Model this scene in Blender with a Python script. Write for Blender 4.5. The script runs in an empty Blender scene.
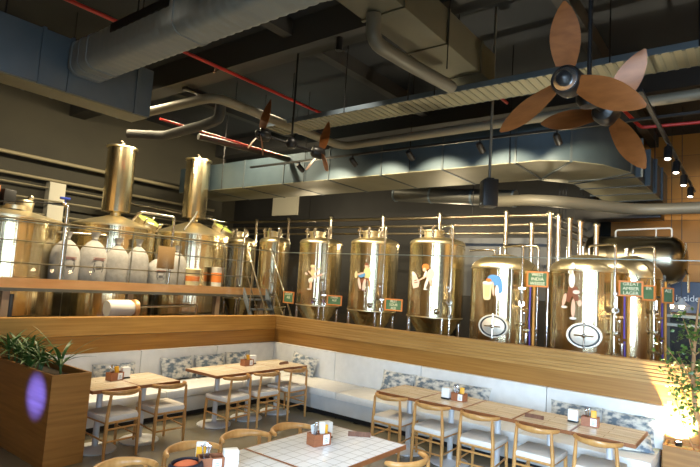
import bpy, math, random
from mathutils import Vector, Matrix
random.seed(7)
PI = math.pi
sc = bpy.context.scene
COL = sc.collection

# ------------------------------------------------------------------ mesh helper
class MB:
    def __init__(s): s.v = []; s.f = []
    def add(s, vs, fs):
        n = len(s.v); s.v += [tuple(v) for v in vs]; s.f += [tuple(i + n for i in f) for f in fs]; return s
    def box(s, c, d, rz=0, bev=0, tilt=None):
        x, y, z = d[0] / 2, d[1] / 2, d[2] / 2
        M = Matrix.Translation(c) @ Matrix.Rotation(rz, 4, 'Z')
        if tilt: M = M @ Matrix.Rotation(tilt[1], 4, tilt[0])
        if not bev:
            vs = [(a * x, b * y, e * z) for e in (-1, 1) for b in (-1, 1) for a in (-1, 1)]
            fs = [(0, 2, 3, 1), (4, 5, 7, 6), (0, 1, 5, 4), (2, 6, 7, 3), (0, 4, 6, 2), (1, 3, 7, 5)]
        else:
            import bmesh
            bm = bmesh.new(); bmesh.ops.create_cube(bm, size=1)
            for v in bm.verts: v.co = Vector((v.co.x * d[0], v.co.y * d[1], v.co.z * d[2]))
            bmesh.ops.bevel(bm, geom=list(bm.edges), offset=bev, segments=2, profile=.6, affect='EDGES')
            bm.verts.index_update()
            vs = [v.co.copy() for v in bm.verts]; fs = [[v.index for v in f.verts] for f in bm.faces]; bm.free()
        return s.add([M @ Vector(v) for v in vs], fs)
    def b2(s, a, b, bev=0):
        return s.box([(a[i] + b[i]) / 2 for i in range(3)], [abs(b[i] - a[i]) for i in range(3)], 0, bev)
    def tube(s, pts, r, n=10, cap=True, r1=None, smooth=0):
        pts = [Vector(p) for p in pts]
        if smooth:
            q = [pts[0]]
            for i in range(1, len(pts) - 1):
                a, b, c = pts[i - 1], pts[i], pts[i + 1]
                k = min(smooth, (a - b).length * .45, (c - b).length * .45)
                p0 = b + (a - b).normalized() * k; p2 = b + (c - b).normalized() * k
                for t in (0, .25, .5, .75, 1): q.append(p0 * (1 - t) ** 2 + b * 2 * t * (1 - t) + p2 * t * t)
            q.append(pts[-1]); pts = q
        N = len(pts); rings = []; up = None; vs = []
        for i, p in enumerate(pts):
            t = (pts[min(i + 1, N - 1)] - pts[max(i - 1, 0)])
            if t.length < 1e-9: t = Vector((0, 0, 1))
            t.normalize()
            if up is None: up = t.orthogonal().normalized()
            up = (up - t * up.dot(t)).normalized(); w = t.cross(up)
            rr = r[i] if isinstance(r, (list, tuple)) else (r if r1 is None else r + (r1 - r) * i / (N - 1))
            for k in range(n):
                a = 2 * PI * k / n; vs.append(p + (up * math.cos(a) + w * math.sin(a)) * rr)
        fs = [(i * n + k, i * n + (k + 1) % n, (i + 1) * n + (k + 1) % n, (i + 1) * n + k) for i in range(N - 1) for k in range(n)]
        if cap: fs += [tuple(reversed(range(n))), tuple(range((N - 1) * n, N * n))]
        return s.add(vs, fs)
    def lathe(s, prof, c=(0, 0, 0), n=40, axis=None, sx=1, sy=1):
        M = Matrix.Translation(c)
        if axis is not None: M = M @ Vector(axis).to_track_quat('Z', 'Y').to_matrix().to_4x4()
        vs = []; fs = []; N = len(prof)
        for r, z in prof:
            for k in range(n):
                a = 2 * PI * k / n; vs.append(M @ Vector((r * math.cos(a) * sx, r * math.sin(a) * sy, z)))
        for i in range(N - 1):
            for k in range(n): fs.append((i * n + k, i * n + (k + 1) % n, (i + 1) * n + (k + 1) % n, (i + 1) * n + k))
        if prof[0][0] > 1e-4: fs.append(tuple(reversed(range(n))))
        if prof[-1][0] > 1e-4: fs.append(tuple(range((N - 1) * n, N * n)))
        return s.add(vs, fs)
    def cyl(s, p0, p1, r, n=16): return s.tube([p0, p1], r, n)
    def ball(s, c, r, n=12, m=8, sc3=(1, 1, 1)):
        vs = []; fs = []
        for j in range(m + 1):
            t = PI * j / m
            for k in range(n):
                a = 2 * PI * k / n
                vs.append((c[0] + r * sc3[0] * math.sin(t) * math.cos(a), c[1] + r * sc3[1] * math.sin(t) * math.sin(a), c[2] - r * sc3[2] * math.cos(t)))
        for j in range(m):
            for k in range(n): fs.append((j * n + k, j * n + (k + 1) % n, (j + 1) * n + (k + 1) % n, (j + 1) * n + k))
        return s.add(vs, fs)
    def prism(s, poly, z0, z1, M=None):
        M = M or Matrix(); n = len(poly)
        vs = [M @ Vector((x, y, z0)) for x, y in poly] + [M @ Vector((x, y, z1)) for x, y in poly]
        fs = [tuple(reversed(range(n))), tuple(range(n, 2 * n))] + [(i, (i + 1) % n, n + (i + 1) % n, n + i) for i in range(n)]
        return s.add(vs, fs)
    def build(s, name, mat, parent=None, smooth=True, ang=40):
        me = bpy.data.meshes.new(name); me.from_pydata(s.v, [], s.f); me.validate(); me.update()
        if smooth:
            me.polygons.foreach_set('use_smooth', [True] * len(me.polygons))
            me.set_sharp_from_angle(angle=math.radians(ang))
        me.materials.append(mat)
        o = bpy.data.objects.new(name, me); COL.objects.link(o)
        if parent: o.parent = parent
        return o

def tag(o, label, cat, group=None):
    o['label'] = label; o['category'] = cat
    if group: o['group'] = group
    return o
def thing(name, label, cat, loc=(0, 0, 0), rz=0, group=None):
    o = bpy.data.objects.new(name, None); COL.objects.link(o); o.location = loc; o.rotation_euler = (0, 0, rz)
    o.empty_display_size = .1
    return tag(o, label, cat, group)
def struct(o): o['kind'] = 'structure'; return o
def dup(root, loc, rz=0, label=None, group=None):
    def cp(o, par):
        c = o.copy(); COL.objects.link(c)
        if par: c.parent = par
        for ch in [x for x in KIDS.get(o.name, [])]: cp(bpy.data.objects[ch], c)
        return c
    KIDS = {}
    for o in bpy.data.objects:
        if o.parent: KIDS.setdefault(o.parent.name, []).append(o.name)
    r = cp(root, None); r.location = loc; r.rotation_euler = (0, 0, rz)
    if label: r['label'] = label
    if group: r['group'] = group
    return r
def txt(name, body, size, mat, parent, M, ext=.001, align='CENTER'):
    cu = bpy.data.curves.new(name, 'FONT'); cu.body = body; cu.size = size; cu.extrude = ext; cu.align_x = align; cu.align_y = 'CENTER'
    cu.space_line = .85; cu.resolution_u = 3
    t = bpy.data.objects.new(name, cu); COL.objects.link(t)
    dg = bpy.context.evaluated_depsgraph_get()
    me = bpy.data.meshes.new_from_object(t.evaluated_get(dg)); me.transform(M)
    bpy.data.objects.remove(t); me.materials.clear(); me.materials.append(mat)
    o = bpy.data.objects.new(name, me); COL.objects.link(o); o.parent = parent
    return o
# matrix putting text (x right, y up) on a plane facing -X / -Y
FX = lambda p: Matrix.Translation(p) @ Matrix(((0, 0, -1, 0), (-1, 0, 0, 0), (0, 1, 0, 0), (0, 0, 0, 1)))
FY = lambda p: Matrix.Translation(p) @ Matrix(((1, 0, 0, 0), (0, 0, -1, 0), (0, 1, 0, 0), (0, 0, 0, 1)))

# ------------------------------------------------------------------ materials
def mat(name, col, rough=.5, metal=0, spec=.5, emit=0, emitcol=None, noise=None, bump=None, coat=0, aniso=0):
    m = bpy.data.materials.new(name); m.use_nodes = True; nt = m.node_tree; b = nt.nodes['Principled BSDF']
    b.inputs['Base Color'].default_value = (*col, 1); b.inputs['Roughness'].default_value = rough
    b.inputs['Metallic'].default_value = metal; b.inputs['Specular IOR Level'].default_value = spec
    b.inputs['Coat Weight'].default_value = coat
    if emit:
        b.inputs['Emission Color'].default_value = (*(emitcol or col), 1); b.inputs['Emission Strength'].default_value = emit
    if noise:   # (scale vec, detail, col2, lo, hi)
        sv, det, c2, lo, hi = noise
        tc = nt.nodes.new('ShaderNodeTexCoord'); mp = nt.nodes.new('ShaderNodeMapping'); mp.inputs['Scale'].default_value = sv
        no = nt.nodes.new('ShaderNodeTexNoise'); no.inputs['Scale'].default_value = 1; no.inputs['Detail'].default_value = det
        rp = nt.nodes.new('ShaderNodeValToRGB'); rp.color_ramp.elements[0].position = lo; rp.color_ramp.elements[1].position = hi
        rp.color_ramp.elements[0].color = (*col, 1); rp.color_ramp.elements[1].color = (*c2, 1)
        L = nt.links.new
        L(tc.outputs['Object'], mp.inputs['Vector']); L(mp.outputs[0], no.inputs['Vector']); L(no.outputs['Fac'], rp.inputs[0]); L(rp.outputs[0], b.inputs['Base Color'])
        if bump:
            bp = nt.nodes.new('ShaderNodeBump'); bp.inputs['Strength'].default_value = bump; bp.inputs['Distance'].default_value = .01
            L(no.outputs['Fac'], bp.inputs['Height']); L(bp.outputs[0], b.inputs['Normal'])
    if aniso:
        tg = nt.nodes.new('ShaderNodeTangent'); tg.direction_type = 'RADIAL'; tg.axis = 'Z'
        b.inputs['Anisotropic'].default_value = aniso; nt.links.new(tg.outputs[0], b.inputs['Tangent'])
        b.inputs['Anisotropic Rotation'].default_value = 0.0
    return m
def brick(name, c1, c2, cm, scale, bw, rh, mort, rough, off=.5, rot=(0, 0, 0), coat=0, grain=None):
    m = mat(name, c1, rough, coat=coat); nt = m.node_tree; L = nt.links.new; b = nt.nodes['Principled BSDF']
    tc = nt.nodes.new('ShaderNodeTexCoord'); mp = nt.nodes.new('ShaderNodeMapping'); mp.inputs['Rotation'].default_value = rot
    br = nt.nodes.new('ShaderNodeTexBrick'); br.offset = off; br.inputs['Scale'].default_value = scale
    br.inputs['Color1'].default_value = (*c1, 1); br.inputs['Color2'].default_value = (*c2, 1); br.inputs['Mortar'].default_value = (*cm, 1)
    br.inputs['Brick Width'].default_value = bw; br.inputs['Row Height'].default_value = rh; br.inputs['Mortar Size'].default_value = mort
    L(tc.outputs['Object'], mp.inputs[0]); L(mp.outputs[0], br.inputs[0])
    out = br.outputs['Color']
    if grain:
        m2 = nt.nodes.new('ShaderNodeMapping'); m2.inputs['Scale'].default_value = grain
        no = nt.nodes.new('ShaderNodeTexNoise'); no.inputs['Scale'].default_value = 1; no.inputs['Detail'].default_value = 5
        rp = nt.nodes.new('ShaderNodeMapRange'); rp.inputs['From Min'].default_value = .3; rp.inputs['From Max'].default_value = .7
        rp.inputs['To Min'].default_value = .72; rp.inputs['To Max'].default_value = 1.12
        mx = nt.nodes.new('ShaderNodeMix'); mx.data_type = 'RGBA'; mx.blend_type = 'MULTIPLY'; mx.inputs['Factor'].default_value = 1
        L(tc.outputs['Object'], m2.inputs[0]); L(m2.outputs[0], no.inputs[0]); L(no.outputs['Fac'], rp.inputs[0])
        L(out, mx.inputs['A']); L(rp.outputs[0], mx.inputs['B']); out = mx.outputs['Result']
    L(out, b.inputs['Base Color'])
    return m
def glassmat(name, tint=(1, 1, 1), refl=1.0, ior=1.5):
    m = bpy.data.materials.new(name); m.use_nodes = True; nt = m.node_tree; nt.nodes.clear(); L = nt.links.new
    o = nt.nodes.new('ShaderNodeOutputMaterial'); mx = nt.nodes.new('ShaderNodeMixShader')
    t = nt.nodes.new('ShaderNodeBsdfTransparent'); t.inputs[0].default_value = (*tint, 1)
    g = nt.nodes.new('ShaderNodeBsdfGlossy'); g.inputs['Roughness'].default_value = .02
    fr = nt.nodes.new('ShaderNodeFresnel'); fr.inputs['IOR'].default_value = ior
    gm = nt.nodes.new('ShaderNodeNewGeometry'); mm = nt.nodes.new('ShaderNodeMath'); mm.operation = 'SUBTRACT'; mm.use_clamp = True
    L(fr.outputs[0], mm.inputs[0]); L(gm.outputs['Backfacing'], mm.inputs[1]); L(mm.outputs[0], mx.inputs[0]); L(t.outputs[0], mx.inputs[1]); L(g.outputs[0], mx.inputs[2]); L(mx.outputs[0], o.inputs[0])
    return m

W_ORANGE_X = mat('wood_panel_along_x', (.42, .20, .035), .42, noise=((1.2, 30, 30), 5, (.58, .31, .075), .3, .7))
W_ORANGE_Y = mat('wood_panel_along_y', (.38, .19, .045), .42, noise=((30, 1.2, 30), 5, (.53, .30, .09), .3, .7))
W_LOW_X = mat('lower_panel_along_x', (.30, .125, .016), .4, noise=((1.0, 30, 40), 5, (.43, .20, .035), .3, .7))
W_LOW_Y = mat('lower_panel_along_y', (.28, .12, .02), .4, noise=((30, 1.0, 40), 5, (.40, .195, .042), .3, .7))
W_PLANTER = mat('planter_wood', (.25, .105, .02), .4, noise=((1.5, 1.5, 26), 5, (.38, .175, .04), .3, .7))
W_CHAIR = mat('ash_wood', (.46, .215, .06), .35, noise=((20, 20, 5), 4, (.60, .32, .105), .3, .7))
W_EDGE = mat('walnut_edge', (.22, .075, .025), .35, noise=((8, 8, 30), 4, (.32, .12, .04), .3, .7))
W_CADDY = mat('caddy_wood', (.27, .09, .035), .45, noise=((20, 20, 90), 4, (.36, .13, .055), .3, .7))
W_DARK = mat('marker_wood', (.12, .05, .028), .5, noise=((60, 15, 15), 4, (.2, .09, .05), .3, .7))
TABLE_X = brick('plank_top_x', (.92, .82, .64), (.82, .69, .50), (.44, .32, .19), 1, .62, .118, .003, .24, .37, grain=(3, 40, 40), coat=.25)
TABLE_Y = brick('plank_top_y', (.92, .82, .64), (.82, .69, .50), (.44, .32, .19), 1, .72, .102, .003, .24, .37, rot=(0, 0, PI / 2), grain=(40, 3, 40), coat=.25)
TILE = brick('white_tile', (.87, .87, .87), (.84, .85, .86), (.48, .47, .45), 1, .105, .105, .0035, .16, 0, coat=.3)
CUSH = mat('cream_cushion', (.68, .67, .64), .55, noise=((9, 9, 9), 3, (.74, .73, .70), .3, .7))
LEATH = mat('grey_upholstery', (.58, .585, .58), .55, noise=((3, 3, 3), 5, (.48, .49, .49), .35, .65))
PILLOW = mat('botanical_print', (.62, .60, .54), .8, noise=((11, 11, 17), 6, (.12, .16, .20), .42, .60))
SEATC = mat('chair_seat_fabric', (.74, .69, .62), .85, noise=((30, 30, 30), 2, (.72, .67, .6), .3, .7))
def steel(name, col, rough, st):
    m = mat(name, col, rough, 1); nt = m.node_tree; L = nt.links.new; b = nt.nodes['Principled BSDF']
    tc = nt.nodes.new('ShaderNodeTexCoord'); mp = nt.nodes.new('ShaderNodeMapping'); mp.inputs['Scale'].default_value = (15, 15, .1)
    no = nt.nodes.new('ShaderNodeTexNoise'); no.inputs['Scale'].default_value = 1; no.inputs['Detail'].default_value = 3
    bp = nt.nodes.new('ShaderNodeBump'); bp.inputs['Strength'].default_value = st; bp.inputs['Distance'].default_value = .02
    L(tc.outputs['Object'], mp.inputs[0]); L(mp.outputs[0], no.inputs[0]); L(no.outputs['Fac'], bp.inputs['Height']); L(bp.outputs[0], b.inputs['Normal'])
    return m
STEEL = steel('gold_lit_brushed_steel', (.86, .74, .48), .18, .6)  # gold of warm lamps and reflections mixed into the steel colour
STEEL2 = mat('gold_lit_polished_steel', (.90, .79, .53), .36, 1)  # same warm-light gold put into the base colour
STEEL3 = mat('satin_steel', (.86, .80, .68), .6, 1)
PIPE = mat('steel_pipe', (.78, .72, .62), .2, 1)
STAIRM = mat('blue_grey_steel', (.22, .26, .31), .4, .3)
RAILM = mat('bronze_rail', (.20, .17, .11), .35, .7)
PIPED = mat('dull_header_pipe', (.48, .42, .31), .3, 1)
COPPER = mat('copper_beam', (.78, .42, .19), .35, .6, noise=((2, 8, 8), 3, (.88, .54, .27), .3, .7))
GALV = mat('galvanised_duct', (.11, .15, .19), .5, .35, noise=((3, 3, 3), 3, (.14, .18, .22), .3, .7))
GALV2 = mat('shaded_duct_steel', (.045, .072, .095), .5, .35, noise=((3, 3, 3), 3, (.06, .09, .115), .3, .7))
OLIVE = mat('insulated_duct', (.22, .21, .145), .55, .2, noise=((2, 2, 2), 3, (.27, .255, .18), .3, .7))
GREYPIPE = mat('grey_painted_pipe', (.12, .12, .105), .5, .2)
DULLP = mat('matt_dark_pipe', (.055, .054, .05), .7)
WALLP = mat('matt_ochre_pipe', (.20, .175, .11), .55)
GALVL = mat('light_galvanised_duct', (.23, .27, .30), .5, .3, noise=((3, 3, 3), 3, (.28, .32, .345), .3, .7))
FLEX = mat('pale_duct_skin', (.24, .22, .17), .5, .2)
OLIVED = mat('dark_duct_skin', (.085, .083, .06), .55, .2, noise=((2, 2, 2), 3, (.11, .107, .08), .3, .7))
CEILM = mat('dark_ceiling', (.022, .027, .035), .9, noise=((.6, .6, .6), 4, (.034, .04, .048), .3, .7))  # blue light falling on the ceiling is mixed into its dark colour
BEAMM = mat('dark_beam', (.035, .036, .038), .7)
DARKWALL = mat('olive_dark_wall', (.022, .0205, .014), .8, noise=((.8, .8, .8), 4, (.036, .033, .022), .3, .7))
GREYWALL = mat('charcoal_wall', (.016, .0165, .018), .7, noise=((1, 1, 1), 3, (.024, .0245, .026), .3, .7))
PALE = mat('pale_board', (.62, .60, .50), .6)
YELLOW = brick('ochre_boards', (.42, .19, .02), (.36, .155, .016), (.14, .07, .015), 1, .5, 5, .006, .5, 0, rot=(PI / 2, 0, PI / 2))
FLOORM = mat('polished_concrete', (.155, .135, .09), .22, noise=((1.1, 1.1, 1.1), 6, (.235, .205, .14), .35, .65), coat=.2)
BLACK = mat('black_plastic', (.012, .012, .013), .35)
BLACKM = mat('black_metal', (.02, .02, .022), .4, .5)
RED = mat('red_sprinkler_pipe', (.5, .03, .025), .4)
WHITE = mat('white_paint', (.8, .8, .78), .45)
TABLEG = mat('grey_table_base', (.62, .63, .65), .4, .1)
PAPER = mat('paper', (.85, .85, .83), .7)
NAPK = mat('napkin_holder', (.82, .82, .80), .4)
BLADE = mat('copper_fan_blade', (.20, .065, .015), .35, .2, noise=((20, 4, 20), 4, (.30, .105, .028), .3, .7))
GLASS = glassmat('clear_glass')
GLASSE = mat('glass_edge', (.26, .31, .28), .3)
SACK = mat('malt_sack', (.30, .29, .275), .8, noise=((14, 14, 14), 3, (.37, .36, .345), .3, .7))
SACKT = mat('sack_print', (.10, .10, .11), .8)
SACKR = mat('sack_stripe', (.36, .16, .13), .8)
LEAF = mat('plant_leaf', (.035, .095, .018), .45, noise=((20, 20, 20), 2, (.075, .17, .035), .35, .65))
LEAF2 = mat('tree_leaf', (.035, .085, .012), .45, noise=((14, 14, 14), 2, (.09, .16, .025), .35, .65))
BARK = mat('bark', (.30, .15, .06), .8, noise=((40, 40, 12), 4, (.42, .24, .11), .3, .7))
SOIL = mat('soil', (.03, .02, .013), .95, noise=((40, 40, 40), 3, (.07, .05, .03), .3, .7), bump=.6)
PEBBLE = mat('white_pebbles', (.7, .66, .58), .8, noise=((40, 40, 40), 3, (.5, .46, .4), .3, .7), bump=.6)
BOARD = mat('green_chalkboard', (.055, .14, .07), .8, noise=((10, 10, 10), 3, (.08, .18, .10), .3, .7))
CHALK = mat('chalk', (.75, .78, .62), .9)
FRAME = mat('orange_frame', (.62, .22, .06), .5)
RUBBER = mat('black_gasket', (.02, .02, .022), .5)
BULB = mat('warm_bulb', (1, .8, .5), .4, emit=40, emitcol=(1, .72, .38))
SPOTF = mat('spot_lens', (1, .9, .75), .4, emit=25, emitcol=(1, .86, .66))
NAVY = mat('navy_sign', (.012, .03, .075), .4)
ORANGEF = mat('orange_cloth', (.75, .17, .06), .7)
YELLOWC = mat('yellow_card', (.85, .42, .02), .5)
CUTL = mat('cutlery_steel', (.7, .7, .72), .18, 1)
BLUEV = mat('blue_valve', (.03, .06, .4), .4)
PURPLE = mat('purple_hose', (.11, .06, .35), .5)
HOSEO = mat('amber_hose', (.6, .29, .05), .5)
GREENL = mat('hatch_glass_green', (.33, .42, .10), .15, spec=.8)
SKIN = mat('decal_skin', (.80, .52, .38), .6); D_RED = mat('decal_orange_hair', (.75, .22, .04), .6)
D_BLUE = mat('decal_blue_shirt', (.10, .30, .62), .6); D_CREAM = mat('decal_cream', (.85, .74, .42), .6)
D_BROWN = mat('decal_brown_skirt', (.22, .075, .035), .6); D_WHITE = mat('decal_white', (.85, .82, .76), .6)
D_PINK = mat('decal_pink', (.80, .63, .56), .6); D_YEL = mat('decal_yellow_shirt', (.75, .66, .33), .6)

# ------------------------------------------------------------------ setting
def plane_box(name, a, b, m, bev=0):
    return struct(MB().b2(a, b, bev).build(name, m, smooth=False))
plane_box('floor', (-12.6, -13.1, -.1), (8.1, 7.6, 0), FLOORM)
plane_box('ceiling', (-12.6, -13.1, 6), (8.1, 7.6, 6.1), CEILM)
# low wood walls around the seating corner
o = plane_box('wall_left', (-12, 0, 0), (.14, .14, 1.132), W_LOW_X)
MB().b2((-12, -.03, 1.14), (.0, .14, 1.39), .004).build('top_band', W_ORANGE_X, o, False)
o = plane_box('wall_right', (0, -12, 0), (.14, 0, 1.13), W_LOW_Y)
tb = MB()
tb.b2((-.008, -12, 1.13), (.14, .14, 1.39))
for k in range(6):
    z = 1.138 + k * .043; tb.b2((-.027, -12, z), (-.007, -.026, z + .032), .004)
tb.build('top_band', W_ORANGE_Y, o, False)
# outer walls
plane_box('wall_back', (-12.6, 7.5, 0), (8, 7.6, 6), DARKWALL)
plane_box('wall_east', (8, -13, 0), (8.1, 7.5, 6), DARKWALL)
plane_box('wall_brewery', (5.0, -4.6, 0), (5.15, 7.5, 6), GREYWALL)
plane_box('wall_ochre', (6.6, -13, 0), (6.7, -4.6, 6), YELLOW)
plane_box('wall_brewhouse', (-12, 5.2, 0), (2.6, 5.35, 6), DARKWALL)
PL = mat('plaster', (.50, .37, .21), .7)
def wall_with_hole(name, ax, c, t, a0, a1, h0, h1, z0, z1):
    m = MB()
    def bx(u0, u1, zz0, zz1):
        m.b2((c, u0, zz0), (c + t, u1, zz1)) if ax == 0 else m.b2((u0, c, zz0), (u1, c + t, zz1))
    bx(a0, h0, 0, 6); bx(h1, a1, 0, 6); bx(h0, h1, 0, z0); bx(h0, h1, z1, 6)
    return struct(m.build(name, PL, smooth=False))
wall_with_hole('wall_west', 0, -12.6, .1, -13, 7.5, -12.2, -6.8, .5, 3.9)
wall_with_hole('wall_south', 1, -13.1, .1, -12.5, 8, -11.2, -5.6, .5, 3.9)
for n, ax, u0, u1 in (('window_1', 0, -12.2, -6.8), ('window_2', 1, -11.2, -5.6)):
    m = MB(); k = 5; c = -12.55 if ax == 0 else -13.05
    for i in range(k + 1):
        u = u0 + (u1 - u0) * i / k
        m.box((c, u, 2.2) if ax == 0 else (u, c, 2.2), (.08, .08, 3.4))
    for z in (.54, 2.9, 3.86):
        mid = (u0 + u1) / 2
        m.box((c, mid, z) if ax == 0 else (mid, c, z), (.08, u1 - u0, .08) if ax == 0 else (u1 - u0, .08, .08))
    o = struct(m.build(n, BLACKM, smooth=False))
    g = MB(); mid = (u0 + u1) / 2
    g.box((c, mid, 2.2) if ax == 0 else (mid, c, 2.2), (.01, u1 - u0, 3.4) if ax == 0 else (u1 - u0, .01, 3.4))
    g.build('pane', GLASS, o, False)
# glass screen standing on the low walls
gi = 3
def gpane(a, b):
    global gi
    o = struct(MB().b2(a, b).build('window_%d' % gi, GLASS, smooth=False)); gi += 1
    m = MB()
    if abs(a[1] - b[1]) < .05: m.b2((a[0], a[1], 2.615), (b[0], b[1], 2.627))
    else: m.b2((a[0], a[1], 2.615), (b[0], b[1], 2.627))
    m.build('polished_edge', GLASSE, o, False)
ys = [.06, -1.7, -3.45, -5.2, -6.95, -8.7]
for a, b in zip(ys, ys[1:]): gpane((.064, a - .004, 1.39), (.076, b + .004, 2.615))
xs = [.05, -2.1, -4.2, -6.3, -8.4]
for a, b in zip(xs, xs[1:]): gpane((a - .004, .064, 1.39), (b + .004, .076, 2.615))
plane_box('wall_light_blocker', (-10.2, -4.05, 0), (-6.5, -3.95, 2.7), PL)  # unseen partition added to keep window light off the left planter
# unseen timber pilasters added behind the camera to streak the tank reflections
pk = 20
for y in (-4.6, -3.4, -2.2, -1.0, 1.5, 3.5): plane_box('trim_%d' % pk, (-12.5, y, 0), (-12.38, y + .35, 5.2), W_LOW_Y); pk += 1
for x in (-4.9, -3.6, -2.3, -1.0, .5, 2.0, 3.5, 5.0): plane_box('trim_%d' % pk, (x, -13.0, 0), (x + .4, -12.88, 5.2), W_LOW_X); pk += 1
# ceiling beams (structure)
for i, x in enumerate((-6.4, -2.0, 2.2)):
    plane_box('trim_%d' % (i + 1), (x, -13, 5.55), (x + .35, 7.5, 6), BEAMM)
for i, y in enumerate((-9, -5.6, -1.9, 2.0)):
    plane_box('trim_%d' % (i + 4), (-12.5, y, 5.75), (6.6, y + .18, 6), BEAMM)
# column, pale board, grey boards on the brewery walls
plane_box('trim_8', (-2.32, 4.99, 0), (-1.98, 5.2, 3.92), PALE)
o = MB().b2((4.94, 4.35, 4.2), (4.998, 5.5, 4.9)).build('wall_board', PALE); tag(o, 'pale square board high on the dark wall behind the fermenters', 'board')
o = MB().b2((3.0, -4.3, 2.0), (3.06, -2.25, 3.22)).build('wall_panel', mat('slate_panel', (.17, .175, .18), .6)); tag(o, 'grey cladding panel behind the first domed tank', 'panel')
# legs carrying the panel to the floor are part of it
MB().b2((3.0, -4.3, 0), (3.06, -4.2, 2.0)).b2((3.0, -2.35, 0), (3.06, -2.25, 2.0)).build('post', BLACKM, o, False)

# ------------------------------------------------------------------ benches
def bench(name, label, L, flip):
    t = thing(name, label, 'bench')
    return t
def rect(p, q):  # axis helper
    return p, q
t = thing('corner_bench', 'cream upholstered bench along the left wood wall with kinked corner end', 'bench', (-2.2, 0, 0))
def loc(t, a, b):
    l = t.location; return [a[i] - l[i] for i in range(3)], [b[i] - l[i] for i in range(3)]
MB().b2(*loc(t, (-4.38, -.70, 0), (-.01, -.02, .08))).build('plinth', BLACK, t, False)
MB().b2(*loc(t, (-4.38, -.79, .08), (-.01, -.02, .30)), .02).build('base', LEATH, t)
for a, b in ((-4.38, -2.85), (-2.845, -1.43), (-1.425, -.07)):
    MB().b2(*loc(t, (a, -.82, .30), (b, -.09, .415)), .03).build('seat_cushion', CUSH, t)
    MB().b2(*loc(t, (a, -.085, .40), (b, -.003, .895)), .02).build('back_cushion', CUSH, t)
t = thing('wall_bench', 'long cream bench along the right wood wall behind the row of tables', 'bench', (0, -3.7, 0))
MB().b2(*loc(t, (-.72, -6.50, 0), (-.02, -.80, .08))).build('plinth', BLACK, t, False)
MB().b2(*loc(t, (-.80, -6.52, .08), (-.02, -.83, .30)), .02).build('base', LEATH, t)
for a, b in ((-.835, -2.25), (-2.255, -3.67), (-3.675, -5.1), (-5.105, -6.53)):
    MB().b2(*loc(t, (-.84, b, .30), (-.09, a, .415)), .03).build('seat_cushion', CUSH, t)
for a, b in ((-.02, -1.6), (-1.605, -3.3), (-3.305, -5.2), (-5.205, -6.55)):
    MB().b2(*loc(t, (-.085, b, .40), (-.003, a, .895)), .02).build('back_cushion', CUSH, t)

# pillows
def pillow_bm(w, h, d):
    m = MB(); n = 12; vs = []; fs = []
    for side in (1, -1):
        base = len(vs)
        for j in range(n + 1):
            for i in range(n + 1):
                u = 2 * i / n - 1; v = 2 * j / n - 1
                e = (1 - u * u) ** .55 * (1 - v * v) ** .55
                k = 1 - .07 * (1 - v * v) * abs(u) - .0; l = 1 - .09 * (1 - u * u) * abs(v)
                vs.append((u * w / 2 * k, side * d / 2 * e, v * h / 2 * l + h / 2))
        for j in range(n):
            for i in range(n):
                a = base + j * (n + 1) + i; q = (a, a + 1, a + n + 2, a + n + 1)
                fs.append(q if side < 0 else tuple(reversed(q)))
    return m.add(vs, fs)
PG = 'printed cushions on the benches'
def pillow(loc_, rz, w, h, label, lean=.28, roll=0):
    o = pillow_bm(w, h, .15).build('throw_pillow', PILLOW, None, True, 80)
    o.location = loc_; o.rotation_euler = (-lean, roll, rz); tag(o, label, 'cushion', PG); return o
pillow((-3.27, -.20, .42), 0, .66, .34, 'blue and cream printed cushion on the bench behind the left wooden table')
pillow((-2.24, -.20, .42), 0, .60, .36, 'dark printed cushion on the left bench between the two wooden tables')
pillow((-1.60, -.20, .42), 0, .62, .36, 'printed cushion left of the caddy behind the three-seat table')
pillow((-.98, -.20, .42), 0, .58, .37, 'printed cushion against the left bench, nearest of its row to the corner')
pillow((-.22, -.92, .42), -PI / 2, .62, .36, 'pale printed cushion alone on the right bench beside the corner table', .3, .12)
for y, w, lb in ((-2.93, .60, 'printed cushion at the far end of the group of three behind the right tables'),
                 (-3.52, .60, 'printed cushion in the middle of the three right of the corner'),
                 (-4.12, .68, 'printed cushion at the near end of the group of three, behind the cutlery caddy'),
                 (-5.58, .62, 'blue printed cushion on the right bench behind the far end of the last two tables'),
                 (-6.18, .60, 'blue printed cushion nearest the tree planter on the right bench')):
    pillow((-.20, y, .42), -PI / 2, w, .35, lb)
pillow((-.55, -6.32, .425), -1.2, .42, .26, 'small folded cushion lying at the bench end under the last table', .9)

# ------------------------------------------------------------------ tables
def pedestal(t, x, y):
    MB().lathe([(.235, 0), (.235, .012), (.22, .022), (.06, .03), (.034, .05), (.034, .70)], (x, y, 0), 36).build('pedestal', TABLEG, t)
    MB().b2((x - .16, y - .16, .695), (x + .16, y + .16, .712)).build('mount_plate', BLACKM, t, False)
def table(name, label, x0, y0, w, d, top, group, th=.036):
    cx, cy = x0 + w / 2, y0 + d / 2
    t = thing(name, label, 'table', (cx, cy, 0), 0, group)
    MB().b2((-w / 2 + .012, -d / 2 + .012, .75 - th), (w / 2 - .012, d / 2 - .012, .75), .002).build('tabletop', top, t, False)
    e = MB(); z0, z1 = .75 - th - .002, .7485
    for a, b in (((-w / 2, -d / 2), (w / 2, -d / 2 + .012)), ((-w / 2, d / 2 - .012), (w / 2, d / 2)), ((-w / 2, -d / 2 + .012), (-w / 2 + .012, d / 2 - .012)), ((w / 2 - .012, -d / 2 + .012), (w / 2, d / 2 - .012))):
        e.b2((*a, z0), (*b, z1))
    e.build('edge_band', W_EDGE, t, False)
    pedestal(t, 0, 0)
    return t
G1 = 'wooden tables on the left bench'; G2 = 'wooden tables in the right row'; G3 = 'white tiled tables'
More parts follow.
